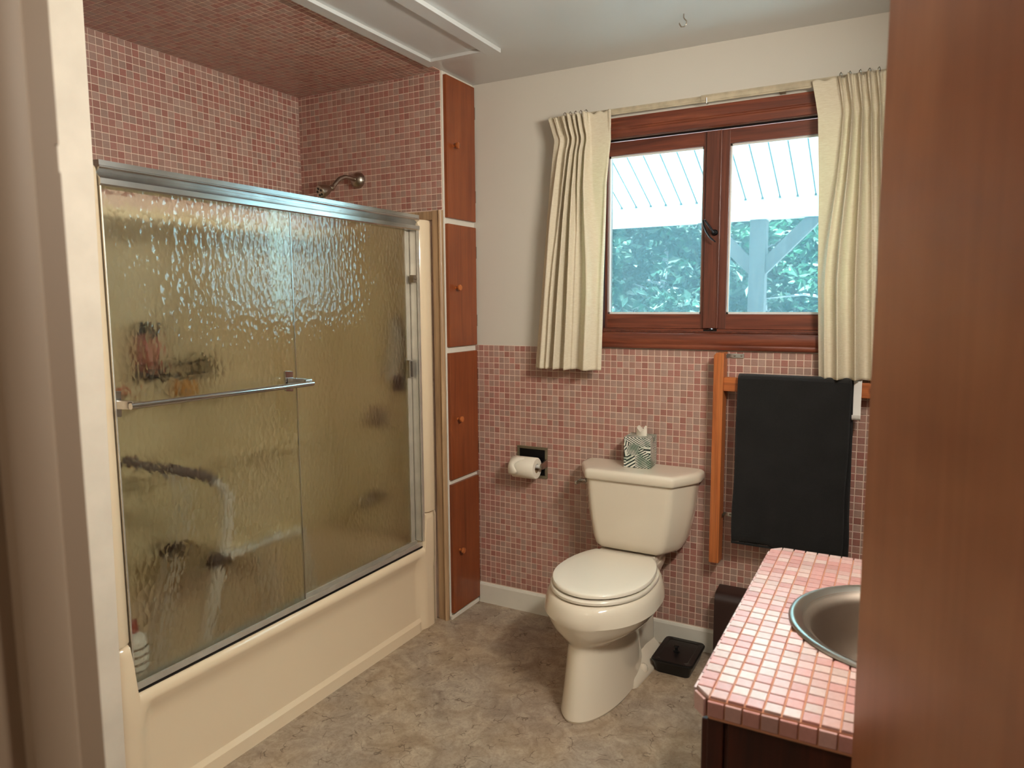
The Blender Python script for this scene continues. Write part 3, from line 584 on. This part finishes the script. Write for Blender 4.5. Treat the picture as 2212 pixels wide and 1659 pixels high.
pr = thing('toilet_paper', 'white toilet paper roll with a torn loose end, on the chrome holder', 'toilet paper')
b = BM(); xa, xb, cy, cz, r = .236, .350, -.062, .692, .0475
rows = []
for x, rad in ((xa, .0205), (xa, r*.93), (xa+.004, r), (xb-.004, r), (xb, r*.93), (xb, .0205), (xa, .0205)):
    rows.append([(x, cy+rad*math.cos(2*pi*j/40), cz+rad*math.sin(2*pi*j/40)) for j in range(40)])
loft(b, rows, (False, False)); mesh('roll', b, 'paper', pr, smooth=40)
b = BM(); rows = []
for j in range(15):
    th = pi*.55+pi*.62*j/14; k = j/14; x1 = .292-.0*k+.012*math.sin(k*9)-(.035*k); rr_ = r+.0012+.003*k
    rows.append([(x, cy+rr_*math.cos(th), cz+rr_*math.sin(th)) for x in (xa-.001-.004*k, lerp(xa, x1, .5), x1)])
g = [[b.verts.new(p) for p in rw] for rw in rows]
for a_, c_ in zip(g, g[1:]):
    for i in range(2): b.faces.new((a_[i], a_[i+1], c_[i+1], c_[i]))
o = mesh('loose_sheet', b, 'paper', pr, smooth=60); m_ = o.modifiers.new('s', 'SOLIDIFY'); m_.thickness = .0006
b = BM(); tube(b, [(xa+.002, cy, cz), (xb-.002, cy, cz)], .0203, 20, cap=False); mesh('core', b, 'card', pr, smooth=60)

# ------------------------------------------------------------------ black tray, heater
tr_ = thing('plastic_tray', 'low black plastic box on the floor between toilet and heater', 'box')
def rr2(x0, x1, y0, y1, z, r): return [(x, y, z) for x, y in rpoly([(x0, y0), (x1, y0), (x1, y1), (x0, y1)], r, 5)]
bx = (.936, 1.098, -.268, -.050)
def ins2(k, z, r): return rr2(bx[0]+k, bx[1]-k, bx[2]+k, bx[3]-k, z, r)
b = BM(); loft(b, [ins2(.016, .001, .02), ins2(.004, .046, .022), ins2(0, .047, .025), ins2(0, .052, .025), ins2(.003, .054, .024)]); mesh('box_base', b, 'black', tr_, smooth=35)
b = BM(); loft(b, [ins2(.004, .0545, .02), ins2(.018, .0545, .02), ins2(.022, .0515, .018), ins2(.060, .0515, .012)][:1]+[ins2(.004, .0565, .02), ins2(.022, .0565, .018), ins2(.026, .0535, .016)]); mesh('lid', b, 'black', tr_, smooth=35)
b = BM(); lathe(b, [(.014, 0), (.014, .004), (.006, .006), (.005, .016), (.012, .022), (.010, .027), (0, .028)], (1.010, -.165, .0535), (0, 0, 1), 18); mesh('knob', b, 'black', tr_, smooth=40)
he = thing('wall_heater', 'dark brown metal wall heater on the floor behind the vanity', 'heater')
b = BM(); prism(b, rpoly([(-.010, .0), (-.100, .0), (-.100, .268), (-.078, .290), (-.010, .298)], [.001, .002, .012, .012, .001], 3), 0, 1.136, 1.93); mesh('casing', b, 'darkmetal', he, smooth=40)
for k in range(46):
    x = 1.235+k*.0145
    b = BM(); box(b, x, x+.007, -.1025, -.099, .215, .262); mesh('grille_slot', b, 'black', he)

# ------------------------------------------------------------------ towel rack, towel, white hook
tk = thing('towel_rack', 'orange pine towel rack screwed to the tiles below the window', 'towel rack')
b = BM(); prism(b, [(1.106, .405), (1.143, .405), (1.143, 1.2225), (1.114, 1.2225), (1.106, 1.212)], 1, -.080, -.012); mesh('post', b, 'pine', tk, bevel=.002)
b = BM(); box(b, 1.86, 1.897, -.080, -.012, .405, 1.2225); mesh('post', b, 'pine', tk, bevel=.002)
b = BM(); box(b, 1.143, 1.86, -.072, -.050, 1.078, 1.131); mesh('rail', b, 'pineh', tk, bevel=.002)
for z in (1.208, .585):
    for xp in (1.143, 1.897):
        b = BM(); box(b, xp, xp+.003, -.045, -.0065, z-.008, z+.008); box(b, xp, xp+.060, -.0075, -.0045, z-.008, z+.008)
        br = mesh('bracket', b, 'alum', tk, bevel=.0006)
        b = BM(); lathe(b, [(.004, 0), (.003, .0015), (0, .002)], (xp+.025, -.0075, z), (0, -1, 0), 10); lathe(b, [(.004, 0), (.003, .0015), (0, .002)], (xp+.050, -.0075, z), (0, -1, 0), 10); mesh('screw', b, 'pewter', br)
for z, x in ((.79, 1.135), (.465, 1.133), (.605, 1.112)):
    pass
tw = thing('towel', 'charcoal black bath towel folded over the pine rack rail', 'towel')
def towel_layer(x0, x1, sh_, y_f, y_b, zf, zb, top, lean=.0):
    b = BM(); secs = []
    N = 40
    for i in range(N+1):
        u = i/N; x = lerp(x0, x1, u); wv_ = .004*math.sin(u*9)+.003*math.sin(u*23+1)
        path = []
        for k in range(26):
            t = k/25; z = lerp(zf, top-.012, t); path.append((x-sh_*(1-t)+.003*math.sin(z*18+u*4)*(1-t), y_f-.006*(1-t)+wv_*(1-t), z+.006*math.sin(u*7)*(1-t)))
        for k in range(7):
            a = pi*k/6; path.append((x, (y_f+y_b)/2-(y_b-y_f)/2*math.cos(a), top-.012+.014*math.sin(a)))
        for k in range(20):
            t = k/19; z = lerp(top-.012, zb, t); path.append((x+.003*t, y_b+.004*t*math.sin(u*8), z))
        secs.append(path)
    g = [[b.verts.new(p) for p in s] for s in secs]
    for a_, c_ in zip(g, g[1:]):
        for i in range(len(a_)-1): b.faces.new((a_[i], c_[i], c_[i+1], a_[i+1]))
    return b
o = mesh('front_fold', towel_layer(1.200, 1.583, .008, -.092, -.040, .510, .66, 1.140), 'terry', tw, smooth=80); m_ = o.modifiers.new('s', 'SOLIDIFY'); m_.thickness = .011; m_.offset = 0
o = mesh('back_fold', towel_layer(1.212, 1.588, -.006, -.081, -.046, .502, .62, 1.1345), 'terry', tw, smooth=80); m_ = o.modifiers.new('s', 'SOLIDIFY'); m_.thickness = .006; m_.offset = 0
b = BM(); box(b, 1.193, 1.578, -.1045, -.0995, .503, .512)
mesh('hem', b, 'terry', tw, bevel=.002)
hk = thing('over_rail_hook', 'white plastic hook over the rail to the right of the black towel', 'hook')
path = [(-.046, 1.11), (-.046, 1.135), (-.060, 1.139), (-.077, 1.135), (-.079, 1.10), (-.080, 1.02), (-.084, 1.008), (-.096, 1.003), (-.108, 1.010), (-.110, 1.022)]
b = BM()
for s0, s1 in zip(path, path[1:]):
    pass
loft(b, [[(1.587, y, z), (1.613, y, z), (1.613, y+.0025*(1 if i < 3 else -1), z+.0015), (1.587, y+.0025*(1 if i < 3 else -1), z+.0015)] for i, (y, z) in enumerate(path)]); mesh('hook_strap', b, 'white', hk, smooth=60)

# ------------------------------------------------------------------ curtain rod and curtains
rod = thing('curtain_rod', 'flat beige traverse curtain rod above the wooden window', 'curtain rod')
M['rodp'] = plain('worn_beige_enamel', (186, 172, 146), .45, nscale=18, var=.25)
def rodprof(z0, z1, y0): return [(y0, z0), (y0-.003, z0), (y0-.004, z0+.004), (y0-.0015, z0+.008), (y0-.0015, z1-.009), (y0-.004, z1-.005), (y0-.003, z1), (y0, z1)]
b = BM(); prism(b, rodprof(2.147, 2.170, -.052), 0, .405, 1.045); mesh('rod_section', b, 'rodp', rod)
b = BM(); prism(b, rodprof(2.145, 2.172, -.0555), 0, 1.030, 1.66); mesh('rod_section', b, 'rodp', rod)
for x in (.405, 1.655): b = BM(); box(b, x, x+.004, -.056, -.001, 2.147, 2.170); mesh('end_bracket', b, 'rodp', rod)
for x in (.62, 1.30):
    b = BM(); box(b, x, x+.02, -.052, -.001, 2.150, 2.160); mesh('end_bracket', b, 'rodp', rod)
b = BM(); tube(b, [(1.052, -.062, 2.160), (1.052, -.063, 2.140), (1.055, -.066, 2.136), (1.058, -.063, 2.139)], .002, 8); mesh('slider', b, 'chrome', rod)

def curtain(label, xl, xr, pleats, ends, zb, flat, name='curtain'):
    """xl/xr: tables z -> x of left/right edge; pleats: (s at top, s at bottom, amp top, amp bottom, half width)"""
    root = thing(name, label, 'curtain')
    NS, NTT = 240, 120; zt = 2.160; rows = []
    for i in range(NTT+1):
        t = i/NTT; z = lerp(zt, zb, t); row = []
        a0, a1 = interp(xl, z), interp(xr, z)
        pinch = math.exp(-((z-2.055)/.030)**2)
        for j in range(NS+1):
            s = j/NS; y = lerp(-.078, -.060, sstep(.1, .5, t)); dx = 0
            for (c0, c1, A0, A1, wd, wb) in pleats:
                c = lerp(c0, c1, sstep(.05, .75, t)); wt = lerp(wd*(1-.35*pinch), wb, sstep(.10, .6, t))
                A = lerp(A0, A1, sstep(.08, .5, t))*(1-.25*pinch)
                q = (s-c)/wt
                if abs(q) < 1.6:
                    y -= 1.3*A*math.exp(-(q*q)*2.2); dx += -q*math.exp(-q*q*2.2)*wt*.42*(a1-a0)
                if z > 2.06 and abs(q) < 1: y += .005*math.cos(q*3*pi)*(z-2.06)/.1
            nz = noise.noise(Vector((s*5, t*2.4, c0*9)))
            y += .007*nz*sstep(0, .2, t)
            zz = z+.004*noise.noise(Vector((s*9, 3, c0)))+(.010*math.sin(s*21)*sstep(.985, 1, t) if 0 else 0)
            if t < .02: zz += .004*math.sin(s*40)
            y += flat(s, t)
            row.append((lerp(a0, a1, s)+dx, min(y, -.058 if z > 2.0 else -.030), zz))
        rows.append(row)
    b = BM(); g = [[b.verts.new(p) for p in r] for r in rows]
    for a_, c_ in zip(g, g[1:]):
        for i in range(NS): b.faces.new((a_[i], a_[i+1], c_[i+1], c_[i]))
    o = mesh('cloth_panel', b, 'cloth', root, smooth=85); m_ = o.modifiers.new('s', 'SOLIDIFY'); m_.thickness = .0018
    for (c0, c1, A0, A1, wd, wb) in pleats:
        if A0 < .012: continue
        x = lerp(interp(xl, zt), interp(xr, zt), c0); b = BM()
        tube(b, [(x, -.090, 2.148), (x, -.092, 2.168), (x+.003, -.086, 2.174), (x+.006, -.080, 2.168), (x+.006, -.078, 2.150)], .0018, 6); mesh('hook', b, 'pewter', root)
    return root
curtain('cream pleated curtain gathered at the left side of the window', [(1.13, .345), (1.75, .400), (2.0, .432), (2.07, .442), (2.17, .410)], [(1.13, .652), (1.5, .658), (1.88, .668), (2.05, .686), (2.17, .682)],
        [(.13, .12, .010, .030, .05, .14), (.28, .23, .022, .024, .045, .05), (.37, .35, .030, .042, .040, .06), (.455, .50, .024, .040, .036, .075), (.535, .585, .030, .018, .036, .05), (.62, .80, .026, .042, .040, .16), (.98, .97, .000, .012, .03, .06)], None, 1.137, lambda s, t: .0)
curtain('cream pleated curtain at the right side of the window beside the open door', [(1.13, 1.472), (1.5, 1.455), (1.8, 1.447), (2.04, 1.437), (2.09, 1.428), (2.17, 1.412)], [(1.13, 1.80), (2.17, 1.76)],
        [(.25, .07, .018, .020, .030, .06), (.33, .20, .030, .044, .034, .085), (.42, .37, .030, .046, .034, .080), (.50, .52, .028, .020, .034, .05), (.58, .62, .030, .044, .034, .07), (.69, .76, .030, .040, .036, .07), (.80, .86, .028, .034, .036, .06), (.93, .95, .024, .036, .036, .06)], None, 1.142, lambda s, t: .0)

# cup hook in the ceiling
b = BM(); hx, hy = 1.034, -.323
tube(b, [(hx, hy, H+.003), (hx, hy, H-.012), (hx+.004, hy, H-.018), (hx+.010, hy, H-.024), (hx+.010, hy, H-.034), (hx+.002, hy, H-.041), (hx-.008, hy, H-.040), (hx-.014, hy, H-.030), (hx-.014, hy, H-.026)], .0022, 8)
tag(mesh('ceiling_hook', b, 'pewter', smooth=60), 'small screw hook in the white ceiling above the window', 'hook')

# ------------------------------------------------------------------ vanity
VX, VY0, VY1, VZ = 1.464, -1.730, -.958, .800
SK = (1.768, -1.335, .212)
van = thing('vanity_cabinet', 'dark red-brown wooden vanity cabinet under the pink tiled counter', 'cabinet')
b = BM(); box(b, VX+.040, XR-.002, VY0+.040, VY1-.020, .0, VZ-.176); box(b, VX+.040, XR-.002, VY0+.040, VY0+.058, VZ-.18, VZ-.040); box(b, XR-.02, XR-.002, VY0+.06, VY1-.02, VZ-.18, VZ-.04); mesh('carcass', b, 'vanwood', van)
b = BM(); box(b, VX+.018, VX+.043, VY0+.030, VY0+.060, .06, VZ-.038); mesh('stile', b, 'vanwood', van, bevel=.001)
b = BM(); box(b, VX+.050, XR-.004, VY0+.032, VY0+.041, .06, VZ-.040); mesh('side_panel', b, 'vanwood', van, bevel=.001)
b = BM(); box(b, VX+.018, VX+.036, VY1-.05, VY1-.02, .06, VZ-.038); box(b, VX+.0185, VX+.036, VY0+.06, VY1-.05, VZ-.09, VZ-.04); box(b, VX+.0185, VX+.036, VY0+.06, VY1-.05, .06, .10); mesh('stile', b, 'vanwood', van, bevel=.001)
ym = (VY0+VY1)/2
for ya, yb in ((VY0+.058, ym-.002), (ym+.002, VY1-.045)):
    b = BM(); box(b, VX+.002, VX+.0185, ya, yb, .09, VZ-.075); d = mesh('door', b, 'vanwood', van, bevel=.002)
    ky = yb-.03 if ya < ym-.1 else ya+.03
    b = BM(); lathe(b, [(.006, 0), (.006, .012), (.013, .018), (.012, .026), (0, .028)], (VX+.002, ky, .60), (-1, 0, 0), 14); mesh('knob', b, 'cabwood', d, smooth=50)
ct = thing('countertop', 'counter covered in small pink mosaic tiles, with a clipped near corner', 'countertop')
b = BM(); cx, cy, cr = SK; ch_ = .024
outer = [(VX+ch_, VY0), (XR-.002, VY0), (XR-.002, VY1), (VX+ch_, VY1), (VX, VY1-ch_), (VX, VY0+ch_)]
import itertools
N = 72; ring = [(cx+(cr-.022)*math.cos(2*pi*k/N), cy+(cr-.022)*math.sin(2*pi*k/N)) for k in range(N)]
def rayout(k):
    a = 2*pi*k/N; d = (math.cos(a), math.sin(a)); best = 9
    for (x0, y0), (x1, y1) in zip(outer, outer[1:]+outer[:1]):
        ex, ey = x1-x0, y1-y0; den = d[0]*ey-d[1]*ex
        if abs(den) < 1e-9: continue
        t_ = ((x0-cx)*ey-(y0-cy)*ex)/den; u_ = ((x0-cx)*d[1]-(y0-cy)*d[0])/den
        if t_ > 0 and -1e-6 <= u_ <= 1+1e-6: best = min(best, t_)
    return (cx+d[0]*best, cy+d[1]*best)
outr = [rayout(k) for k in range(N)]
zt_, zb_ = VZ-.0050, VZ-.0375
R1 = [[b.verts.new((x, y, z)) for x, y in pts] for pts, z in ((ring, zb_), (ring, zt_), (outr, zt_), (outr, zb_))]
for a_, c_ in ((0, 1), (1, 2), (2, 3), (3, 0)):
    for k in range(N): b.faces.new((R1[a_][k], R1[a_][(k+1) % N], R1[c_][(k+1) % N], R1[c_][k]))
mesh('mortar_bed', b, 'cgrout', ct)
def clip_tile(bm_, poly, z0, z1, bev=.0012):
    """one cut tile from its outline"""
    n = len(poly); c0 = sum(p[0] for p in poly)/n, sum(p[1] for p in poly)/n
    def s(k): return [(c0[0]+(x-c0[0])*k, c0[1]+(y-c0[1])*k) for x, y in poly]
    loft(bm_, [[(x, y, z0) for x, y in poly], [(x, y, z1-bev) for x, y in poly], [(x, y, z1) for x, y in s(.90)]])
for sgn, yy in ((1, VY0), (-1, VY1)):
    g_ = .0012; poly = [(VX+ch_, yy+sgn*g_), (VX+P-g_, yy+sgn*g_), (VX+P-g_, yy+sgn*(P-g_)), (VX+g_, yy+sgn*(P-g_)), (VX+g_, yy+sgn*ch_)]
    b = BM(); clip_tile(b, poly, zt_-.001, VZ); mesh('tile', b, CT[1], ct)
for (xa_, ya_), (xb_, yb_) in (((VX+ch_, VY0), (VX, VY0+ch_)), ((VX, VY1-ch_), (VX+ch_, VY1))):
    d_ = Vector((xb_-xa_, yb_-ya_)); L_ = d_.length; d_ = d_/L_; n_ = Vector((d_.y, -d_.x)); n_ = n_ if n_.x < 0 else -n_
    p0 = Vector((xa_, ya_))+d_*.003; p1 = Vector((xb_, yb_))-d_*.003; b = BM()
    loft(b, [[tuple(p0), tuple(p1), tuple(p1+n_*.005), tuple(p0+n_*.005)] for _ in (0, 1)][:0] or [[(p0.x, p0.y, z), (p1.x, p1.y, z), (p1.x+n_.x*.005, p1.y+n_.y*.005, z), (p0.x+n_.x*.005, p0.y+n_.y*.005, z)] for z in (VZ-.0365, VZ-.0065)]); mesh('edge_tile', b, CT[2], ct, bevel=.001)
sk = thing('sink_basin', 'round stainless steel basin set into the pink tiled counter', 'sink')
b = BM(); prof = [(cr-.024, .0005), (cr-.002, .0005), (cr, .002), (cr-.001, .005), (cr-.006, .0075), (cr-.013, .006), (cr-.017, .003), (cr-.024, .001), (cr-.030, -.006), (cr-.036, -.010), (cr-.040, -.022), (cr-.048, -.075), (cr-.070, -.125), (cr-.11, -.148), (.05, -.155), (.028, -.157), (.026, -.160), (.0, -.160)]
lathe(b, prof[:8]+[(cr-.027, -.002)], (cx, cy, VZ), (0, 0, 1), 72, 1, 1, (False, False)); mesh('rim', b, 'steel', sk, smooth=50)
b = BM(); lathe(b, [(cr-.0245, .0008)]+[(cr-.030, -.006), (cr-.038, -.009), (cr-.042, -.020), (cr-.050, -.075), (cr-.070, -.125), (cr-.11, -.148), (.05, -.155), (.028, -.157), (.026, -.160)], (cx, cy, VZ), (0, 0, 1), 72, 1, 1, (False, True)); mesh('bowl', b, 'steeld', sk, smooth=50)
b = BM(); lathe(b, [(.026, 0), (.024, .003), (.018, .0025), (0, .002)], (cx, cy, VZ-.1595), (0, 0, 1), 24); mesh('drain', b, 'chrome', sk, smooth=40)

# ------------------------------------------------------------------ outside: porch and trees
b = BM(); box(b, -14, 14, .14, 22, -.45, -.35); gr = st('ground', b, 'ground')
pr_ = thing('porch_roof', 'white ribbed porch roof sloping down beyond the window', 'roof')
ya, za, yb, zb2 = .16, 3.54, 2.95, 2.185; pitch = .124
k = 0; x = -2.6
while x < 4.2:
    b = BM(); p4 = [(ya, za), (yb, zb2), (yb, zb2+.012), (ya, za+.012)]
    prism(b, p4, 0, x+.0025, x+pitch-.0025); mesh('roof_panel', b, 'sheet', pr_)
    b = BM(); prism(b, [(ya, za-.004), (yb, zb2-.004), (yb, zb2+.014), (ya, za+.014)], 0, x-.0045, x+.0045); mesh('rib', b, 'seam', pr_)
    b = BM(); box(b, x-.008, x+.008, yb-.022, yb-.008, zb2-.006, zb2+.008); mesh('rib_end', b, 'seam', pr_)
    x += pitch
fr_ = thing('porch_frame', 'porch beam on a weathered post with two diagonal braces outside the window', 'porch frame')
b = BM(); box(b, -4.2, 5, 2.955, 3.06, 2.035, 2.185); mesh('beam', b, 'beam', fr_, bevel=.003)
b = BM(); box(b, .655, .775, 2.97, 3.09, -.35, 2.035); mesh('post', b, 'postwood', fr_, bevel=.004)
for s_ in (1, -1):
    xc = .715+s_*.06; b = BM(); p0, p1 = (xc, 1.66), (xc+s_*.36, 2.035)
    prism(b, [(xc, 1.62), (xc, 1.76), (xc+s_*.27, 2.034), (xc+s_*.41, 2.034)], 1, 2.99, 3.05); mesh('brace', b, 'postwood', fr_, bevel=.003)
def tree(label, x, y, zc, rad, hh, n, mat, ls, name='tree', seed=1, trunk=.09):
    rt = thing(name, label, 'tree', loc=(x, y, -.35)); r_ = random.Random(seed)
    verts, faces = [], []
    cl = []
    for k in range(max(30, n//150)):
        while True:
            p = Vector((r_.uniform(-1, 1), r_.uniform(-1, 1), r_.uniform(-1, 1)))
            if .35 < p.length < 1: break
        cl.append(Vector((p.x*rad, p.y*rad, zc+.35+p.z*hh)))
    for k in range(n):
        c_ = r_.choice(cl); q = c_+Vector((r_.gauss(0, .11), r_.gauss(0, .11), r_.gauss(0, .07)))*rad
        d = Vector((r_.gauss(0, 1), r_.gauss(0, 1), r_.gauss(-.3, .6))).normalized(); s = d.cross(Vector((r_.gauss(0, 1), r_.gauss(0, 1), r_.gauss(0, 1)))).normalized()
        L = ls*r_.uniform(.6, 1.3); i = len(verts); nn = d.cross(s)*L*.12
        verts += [q, q+d*L*.5+s*L*.24+nn, q+d*L, q+d*L*.5-s*L*.24+nn]; faces += [(i, i+1, i+2), (i, i+2, i+3)]
    me = bpy.data.meshes.new('foliage'); me.from_pydata([tuple(v) for v in verts], [], faces); me.materials.append(M[mat])
    o = bpy.data.objects.new('foliage', me); COL.objects.link(o); o.parent = rt
    b = BM(); tube(b, [(0, 0, 0), (.03, 0, zc*.5), (-.02, .02, zc+.35), (.02, 0, zc+hh*.7)], [trunk, trunk*.8, trunk*.5, trunk*.2], 10); mesh('trunk', b, 'bark', rt, smooth=60)
    for k in range(10):
        a = r_.uniform(0, 2*pi); z0 = r_.uniform(.8, zc+.5); b = BM(); e = Vector((math.cos(a)*rad*.8, math.sin(a)*rad*.8, z0+r_.uniform(-.1, .5)))
        tube(b, [(0, 0, z0), tuple(e*.5+Vector((0, 0, z0*.5+.05))), tuple(e)], [trunk*.25, trunk*.15, trunk*.05], 6); mesh('branch', b, 'bark', rt)
    return rt
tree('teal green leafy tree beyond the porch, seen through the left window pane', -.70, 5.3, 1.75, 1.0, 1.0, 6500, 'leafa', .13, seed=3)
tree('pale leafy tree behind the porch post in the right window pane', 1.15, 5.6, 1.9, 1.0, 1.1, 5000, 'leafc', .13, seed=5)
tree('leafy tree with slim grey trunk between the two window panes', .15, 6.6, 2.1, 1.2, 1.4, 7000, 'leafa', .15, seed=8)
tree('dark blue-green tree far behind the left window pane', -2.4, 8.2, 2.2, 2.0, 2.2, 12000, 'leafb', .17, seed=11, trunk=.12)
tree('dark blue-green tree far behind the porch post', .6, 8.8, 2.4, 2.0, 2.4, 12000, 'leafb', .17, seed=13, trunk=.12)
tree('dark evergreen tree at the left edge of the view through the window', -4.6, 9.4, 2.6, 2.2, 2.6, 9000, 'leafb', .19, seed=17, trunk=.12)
b = BM()
rh = random.Random(5); g = [[b.verts.new((-12+22*i/40, 14+rh.uniform(-.4, .4), -.35+6*j/16)) for j in range(17)] for i in range(41)]
for i in range(40):
    for j in range(16): b.faces.new((g[i][j], g[i+1][j], g[i+1][j+1], g[i][j+1]))
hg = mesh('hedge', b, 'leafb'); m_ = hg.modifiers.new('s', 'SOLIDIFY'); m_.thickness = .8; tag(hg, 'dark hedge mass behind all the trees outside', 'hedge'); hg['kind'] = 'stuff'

# ------------------------------------------------------------------ mosaic tiles
def hold(c_): return .226 < c_.x < .369 and .640 < c_.z < .772
bpy.context.view_layer.update(); DG = bpy.context.evaluated_depsgraph_get()
def make_tile_mesh(name, mat, half=.0119, h=.0018, bev=.0008):
    b = BM()
    loft(b, [[(sx_*half, sy_*half, 0) for sx_, sy_ in ((-1, -1), (1, -1), (1, 1), (-1, 1))], [(sx_*half, sy_*half, h-bev*.6) for sx_, sy_ in ((-1, -1), (1, -1), (1, 1), (-1, 1))], [(sx_*(half-bev), sy_*(half-bev), h) for sx_, sy_ in ((-1, -1), (1, -1), (1, 1), (-1, 1))]], (False, True))
    me = bpy.data.meshes.new(name); b.to_mesh(me); b.free(); me.materials.append(mat); return me
def visible(pt, n):
    x, y, w_ = px(pt)
    if w_ < .1 or not (-10 < x < 2222 and -10 < y < 1669): return False
    v = CAM-pt
    if v.dot(n) <= 0: return False
    hit, loc, nn, idx, ob, mw = sc.ray_cast(DG, CAM, -v.normalized(), distance=v.length-.006)
    return not hit
def tile_field(parent, org, U, V, Nn, cols, rows, u0, v0, umax, vmax, mats, weights, pitch=P, skip=None, limit=300, names=('tile', 'tile_field'), thick=.0018, half=.0119, seed=1):
    """cells with edges at u0+k*pitch, clipped to 0..umax, 0..vmax"""
    r_ = random.Random(seed); org, U, V, Nn = Vector(org), Vector(U), Vector(V), Vector(Nn); cells = []
    for i in cols:
        for j in rows:
            a0, a1 = max(0, u0+i*pitch), min(umax, u0+(i+1)*pitch); b0, b1 = max(0, v0+j*pitch), min(vmax, v0+(j+1)*pitch)
            if a1-a0 < .004 or b1-b0 < .004: continue
            cu, cv = (a0+a1)/2, (b0+b1)/2; c_ = org+U*cu+V*cv
            if skip and skip(c_): continue
            su, sv = ((a1-a0)-(pitch-2*half))/(2*half), ((b1-b0)-(pitch-2*half))/(2*half)
            mi = r_.choices(range(len(mats)), weights)[0]
            vis = limit > 0 and visible(c_+Nn*thick, Nn); sz = 0
            if vis: v = CAM-c_; sz = (su*sv)*abs(v.normalized().dot(Nn))/v.length_squared
            cells.append((sz, c_, su, sv, mi))
    cells.sort(key=lambda t: -t[0]); single = [c_ for c_ in cells[:limit] if c_[0] > 0]; rest = cells[len(single):]
    meshes = [make_tile_mesh('tile', m, half, thick) for m in mats]
    for sz, c_, su, sv, mi in single:
        o = bpy.data.objects.new(names[0], meshes[mi]); COL.objects.link(o); o.parent = parent
        j1, j2, jn = r_.uniform(-.012, .012), r_.uniform(-.012, .012), r_.uniform(-.0002, .0002)
        n2 = (Nn+U*j1+V*j2).normalized(); u2 = (U-n2*U.dot(n2)).normalized(); v2 = n2.cross(u2)*(1 if n2.cross(u2).dot(V) > 0 else -1); p_ = c_+Nn*jn
        o.matrix_world = Matrix(((u2.x*su, v2.x*sv, n2.x, p_.x), (u2.y*su, v2.y*sv, n2.y, p_.y), (u2.z*su, v2.z*sv, n2.z, p_.z), (0, 0, 0, 1)))
    if rest:
        verts, faces, mid = [], [], []; k = half; kb = half-.001
        for sz, c_, su, sv, mi in rest:
            i = len(verts); j1, j2 = r_.uniform(-.012, .012), r_.uniform(-.012, .012)
            for q, hh in ((k, 0), (k, thick-.0006), (kb, thick)):
                for a, d in ((-1, -1), (1, -1), (1, 1), (-1, 1)): verts.append(tuple(c_+U*(a*q*su)+V*(d*q*sv)+Nn*(hh+(a*j1*q+d*j2*q if hh else 0))))
            for base in (0, 4):
                for e in range(4): faces.append((i+base+e, i+base+(e+1) % 4, i+base+4+(e+1) % 4, i+base+4+e)); mid.append(mi)
            faces.append((i+8, i+9, i+10, i+11)); mid.append(mi)
        me = bpy.data.meshes.new(names[1]); me.from_pydata(verts, [], faces); me.polygons.foreach_set('material_index', mid)
        for m in mats: me.materials.append(m)
        o = bpy.data.objects.new(names[1], me); COL.objects.link(o); o.parent = parent; o['kind'] = 'stuff'
        if U.cross(V).dot(Nn) < 0: me.flip_normals()
tile_field(wall_back, (0, -.0012, W), (1, 0, 0), (0, 0, -1), (0, -1, 0), range(-1, 76), range(0, 42), .0215, 0, XR, W-.098, TM, TW, skip=hold, seed=2)
LY = YE-YN
tile_field(wall_sb, (XL, YE, H-.001), (0, -1, 0), (0, 0, -1), (1, 0, 0), range(-1, 60), range(-1, 22), .75*P, .87*P, LY, .560, TM, TW, seed=3)
tile_field(wall_se, (XL, YE, H-.001), (1, 0, 0), (0, 0, -1), (0, -1, 0), range(-1, 31), range(-1, 22), .7*P, .5*P, -XL, .5625, TM, TW, seed=4)
tile_field(wall_sn, (XL, YN, H-.001), (1, 0, 0), (0, 0, -1), (0, 1, 0), range(-1, 31), range(-1, 22), .7*P, .5*P, -XL, .5625, TM, TW, limit=0, seed=5)
tile_field(ceil_s, (XL, YE, H-.001), (1, 0, 0), (0, -1, 0), (0, 0, -1), range(-1, 31), range(-1, 60), .4*P, .6*P, -XL, LY, TM, TW, seed=6, thick=.0009)
def csk(c_):
    if math.hypot(c_.x-cx, c_.y-cy) < cr-.008: return True
    return (c_.x < VX+P and (c_.y < VY0+P or c_.y > VY1-P))
tile_field(ct, (VX, VY0, zt_), (1, 0, 0), (0, 1, 0), (0, 0, 1), range(0, 22), range(0, 29), 0, 0, XR-.002-VX, VY1-VY0, CT, [35, 35, 30], skip=csk, thick=.005, half=.0120, seed=7)
tile_field(ct, (VX+ch_-.016, VY0, VZ-.0055), (1, 0, 0), (0, 0, -1), (0, -1, 0), range(0, 21), range(0, 1), .016, 0, XR-VX-.02, .032, CT, [35, 35, 30], pitch=.0268, thick=.005, half=.0120, names=('edge_tile', 'edge_tile_run'), seed=8)
tile_field(ct, (VX, VY0, VZ-.0055), (0, 1, 0), (0, 0, -1), (-1, 0, 0), range(1, 28), range(0, 1), 0, 0, VY1-VY0, .032, CT, [35, 35, 30], thick=.005, half=.0120, limit=0, names=('edge_tile', 'edge_tile_run'), seed=9)
